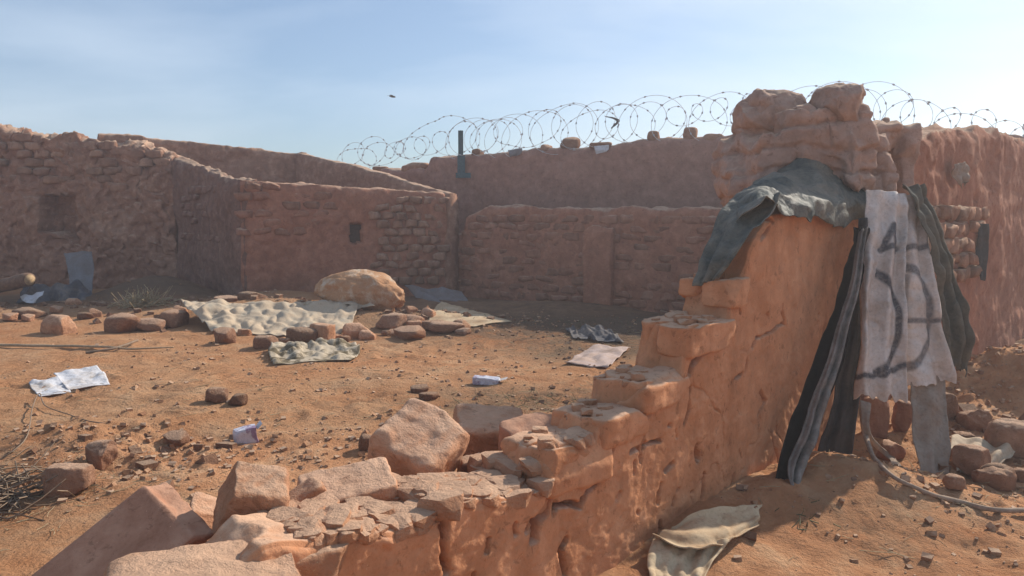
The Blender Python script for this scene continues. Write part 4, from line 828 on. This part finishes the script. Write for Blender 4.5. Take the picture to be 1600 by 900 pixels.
# dark cloths on the far and right walls
a = np.array(onwall(1505, 268, RA, RB, -.07)); sheet('wall_rag', [a+(-.10, -.07, .06), a+(-.13, -.09, 0), a+(-.04, -.03, -.10)], [a+(.07, .05, .09), a+(.10, .07, 0), a+(.06, .04, -.12)], 'sackdirty', 20, 20, .02, 1.6, .03, 7, seed=97, ragged=.04, world=True, label='dull ragged cloth hung high on the red wall right of the pillar', cat='rag')
a = np.array(onwall(1535, 395, RA, RB, -.08)); sheet('wall_strip', [a+(-.05, 0, .28), a+(-.06, 0, 0), a+(-.01, -.02, -.26)], [a+(.04, 0, .28), a+(.06, 0, 0), a+(.03, -.02, -.27)], 'tarpdark', 8, 24, .012, 1, .012, 6, seed=98, world=True, label='narrow dark strip hanging on the red wall at right', cat='strip')
# crow high in the sky
bp = at(613, 151, 22.); bv = []
V, F = CS[7]; V = V.copy(); V = V/np.linalg.norm(V, axis=1)[:, None]; body = V*np.array([.11, .032, .03]); body[:, 2] += .02*(body[:, 0] > 0)*body[:, 0]*4; body[:, :] *= 1
def wing(sg):
    pts = []; 
    for i in range(8):
        u = i/7; x = .04-.05*u; y = sg*(.02+.19*u); z = .05*math.sin(u*2.4)-.02*u; c = .10*(1-u)**.6+.02
        pts += [(x+c*.4, y, z+.004), (x, y, z+.012*(1-u)), (x-c*.6, y, z), (x, y, z-.004)]
    return np.array(pts), grid_faces(8, 4, 0, True).tolist()
tail = (np.array([[-.08, -.015, .004], [-.08, .015, .004], [-.17, .035, 0], [-.17, -.035, 0], [-.08, 0, -.006], [-.17, 0, -.005]]), [[0, 1, 2, 3], [0, 3, 5, 4], [1, 4, 5, 2]])
V, F = merge([(body, F), wing(1), wing(-1), tail]); o = link('flying_bird', mesh('flying_bird', V, F, M['bird']), None, bp, (.25, .15, .5)); o.scale = (.9, .9, .9); tag(o, 'small dark bird flying in the open sky', 'bird')

# ------------------------------------------------------------------ loose stuff
def scatter(name, n, region, smin, smax, mat, seed, kindf='chunk', powr=2.2, lift=.25, flat=1.):
    r = np.random.RandomState(seed); x, y = region(r, n); z = G(x, y); s = smin+(smax-smin)*r.rand(len(x))**powr
    bV, bF = CS[1]; Vs = []; nb = 8; q = bV[None]*(1+.5*(r.rand(len(x), 8, 3)-.5)); q = q*(s[:, None, None]*.5)*np.array([1.1, .85, .7*flat])[None, None]
    a = r.rand(len(x))*6.28; b = r.rand(len(x))*.9; ca, sa, cb, sb = np.cos(a)[:, None], np.sin(a)[:, None], np.cos(b)[:, None], np.sin(b)[:, None]
    X_ = q[:, :, 0]; Y_ = q[:, :, 1]*cb-q[:, :, 2]*sb; Z_ = q[:, :, 1]*sb+q[:, :, 2]*cb
    V = np.stack([x[:, None]+X_*ca-Y_*sa, y[:, None]+X_*sa+Y_*ca, z[:, None]+Z_+s[:, None]*lift], -1).reshape(-1, 3)
    F = (np.array(bF)[None]+8*np.arange(len(x))[:, None, None]).reshape(-1, 4)
    return tag(link(name, mesh(name, V, F, M[mat], False)), kind='stuff')
def reg(lst):
    def f(r, n):
        wt = np.array([l[4] for l in lst], float); wt /= wt.sum(); k = r.choice(len(lst), n, p=wt); L_ = np.array([l[:4] for l in lst])[k]
        x = L_[:, 0]+L_[:, 2]*r.randn(n)*.6; y = L_[:, 1]+L_[:, 3]*r.randn(n)*.6
        w_ = (x-O1[0])*N1[0]+(y-O1[1])*N1[1]; t_ = (x-O1[0])*D1[0]+(y-O1[1])*D1[1]
        ok = ~((w_ > -.03) & (w_ < .46) & (t_ > -3.6)) & (y > 2) & ~((w_ < 0) & (t_ < 1.5) & (r.rand(n) < .8)); return x[ok], y[ok]
    return f
yard = (-2, 8, 4.5, 3, 1)
o = scatter('gravel', 9000, reg([(-2, 7.5, 4.5, 2.5, 3), (-.5, 5, 2, .9, 3), (-2.6, 4.8, .9, .6, 1.5), (2.6, 4.2, 1.8, 1., 3), (4.4, 6, 1.4, .9, 3), (2.2, 3.5, .5, .25, .5), (.2, 4.0, 1.2, .35, 2.5), (-1, 11, 2.5, .8, 2), (-7, 12.3, 3, .8, 1.5), (3.4, 5.2, .8, .5, 1.5)]), .006, .040, 'gravel', 1, powr=3.4, lift=.1); tag(o, 'reddish gravel and crumbs of mud strewn over the ground', 'gravel')
o = scatter('dark_crumbs', 800, reg([(-2, 7.5, 4.5, 2.5, 2), (.5, 7, 2.5, 2, 1), (.8, 8.9, 1, .9, 2), (1.2, 10.2, 2.5, .7, 3), (-3.1, 4.2, .7, .6, 1.6), (.3, 6.3, 1, .6, 1.5), (3, 11.3, 2.5, .6, 1), (1.7, 3.9, .5, .25, .6)]), .006, .045, 'dungclod', 2, powr=3.4, flat=.6); tag(o, 'dark crumbs of dung and earth strewn over the yard', 'dung')
o = scatter('rubble', 420, reg([(.0, 3.55, .9, .25, 3), (-.1, 4.0, 1, .3, 3), (4.4, 6.1, 1.1, .7, 1.), (-2.4, 11, 2.6, .5, 3), (-7, 12.2, 2.6, .8, 2), (-2.7, 4.9, .7, .5, 1.5), (1.6, 11.2, 3, .5, .8), (3.3, 5.1, .6, .4, 1)]), .03, .12, 'stone', 3, powr=2, lift=.15); tag(o, 'broken lumps of mud brick lying along walls and heaps', 'rubble')
# rubble on top of the wall's low end
r = np.random.RandomState(12); parts = []
ps = np.array(prof); RB = []
for i in range(12):
    me_ = rockmesh(1200+i, 4, 12., (1, 1, 1), 7, .06, None, 2.); v_ = np.empty(len(me_.vertices)*3); me_.vertices.foreach_get('co', v_); RB.append(v_.reshape(-1, 3)); bpy.data.meshes.remove(me_)
for i in range(620):
    t = r.uniform(-1.72, -.62); w_ = r.uniform(.02, .44); z = float(np.interp(t+3.6, ps[:, 0], ps[:, 1])); s = .018+.10*r.rand()**2.6
    q = RB[i % 12]*s*np.array([1.35, 1.1, .75]); a = r.rand()*6.28
    q = np.stack([q[:, 0]*math.cos(a)-q[:, 1]*math.sin(a), q[:, 0]*math.sin(a)+q[:, 1]*math.cos(a), q[:, 2]], 1)
    parts.append((q+np.array(wp(t, w_, z-s*.0-max(0, w_-.30)*.5)), CS[4][1]))
for i in range(120):
    t = r.uniform(-.62, 1.0); w_ = r.uniform(.02, .28); z = float(np.interp(t+3.6, ps[:, 0], ps[:, 1])); z2 = float(np.interp(t+3.66, ps[:, 0], ps[:, 1]))
    if abs(z2-z) > .03: continue
    s = .015+.06*r.rand()**2; parts.append((RB[i % 12]*s*np.array([1.3, 1.1, .8])+np.array(wp(t, w_, z+s*.2)), CS[4][1]))
V, F = merge(parts); o = link('rubble_top', mesh('rubble_top', V, F, M['block'], False)); ch(o, wall1); o['kind'] = 'stuff'
def straws(name, n, region, l0, l1, rad, mat, seed, rise=.3, label=None, cat=None):
    r = np.random.RandomState(seed); x, y = region(r, n); n = len(x); z = G(x, y); ln = l0+(l1-l0)*r.rand(n)**1.5; a = r.rand(n)*6.28; el = (r.rand(n)-.3)*rise
    d = np.stack([np.cos(a)*np.cos(el), np.sin(a)*np.cos(el), np.sin(el)], 1); p0 = np.stack([x, y, z+rad+.004+np.clip(-el, 0, 1)*ln], 1); p2 = p0+d*ln[:, None]; pm = (p0+p2)/2+(r.rand(n, 3)-.5)*ln[:, None]*.16
    sd_ = np.stack([-d[:, 1], d[:, 0], 0*ln], 1); V = []
    for p in (p0, pm, p2): V += [p+sd_*rad, p-sd_*rad*.5+np.array([0, 0, rad]), p-sd_*rad*.5-np.array([0, 0, rad])]
    V = np.stack(V, 1).reshape(-1, 3); f = []
    for s in (0, 3):
        for i in range(3): f.append([s+i, s+(i+1) % 3, s+3+(i+1) % 3, s+3+i])
    F = (np.array(f)[None]+9*np.arange(n)[:, None, None]).reshape(-1, 4)
    return tag(link(name, mesh(name, V, F, M[mat])), label, cat, kind='stuff')
straws('straw_litter', 1800, reg([(-1, 7, 4, 2.4, 3), (1.3, 9.6, 2, .8, 2), (-2.9, 4.2, .8, .6, 1.5), (2.6, 4.1, 1.5, .7, 2), (.4, 6, 1.4, .8, 1.5)]), .03, .16, .0018, 'straw', 4, .3, 'bits of dry straw scattered on the ground', 'straw')
straws('brushwood', 420, reg([(-3.05, 4.15, .38, .35, 3), (-3.1, 3.75, .3, .25, 1.5)]), .1, .42, .0045, 'twig', 5, .9, 'tangle of dry twigs and dung in the lower left corner', 'brushwood')
straws('dry_brush', 260, reg([(-5.75, 11.9, .24, .25, 1)]), .12, .4, .007, 'straw', 6, 1.5, 'heap of dry brush between the left wall and the pleated tarp', 'brush')
straws('weeds', 300, reg([(1.0, 10.9, 2.2, .25, 2), (.2, 6.4, .5, .3, 1), (1.47, 3.72, .10, .10, 1.2)]), .03, .10, .003, 'green', 7, 2.2, 'small dull weeds along the edge of the shadow', 'weeds')

# ------------------------------------------------------------------ thin haze, added to imitate veiling glare in the lens
hz = link('glare_haze_box', mesh('glare_haze_box', CS[1][0]*np.array([32., 22., 3.4])+np.array([0, 12., 1.6]), CS[1][1], None, False)); tag(hz, kind='stuff')
m = bpy.data.materials.new('glare_haze'); m.use_nodes = True; nt = m.node_tree; nt.nodes.clear(); oo = nt.nodes.new('ShaderNodeOutputMaterial'); pv = nt.nodes.new('ShaderNodeVolumePrincipled')
pv.inputs['Color'].default_value = (.92, .88, .9, 1); pv.inputs['Density'].default_value = .006; pv.inputs['Anisotropy'].default_value = .45; nt.links.new(pv.outputs[0], oo.inputs['Volume']); hz.data.materials.append(m)
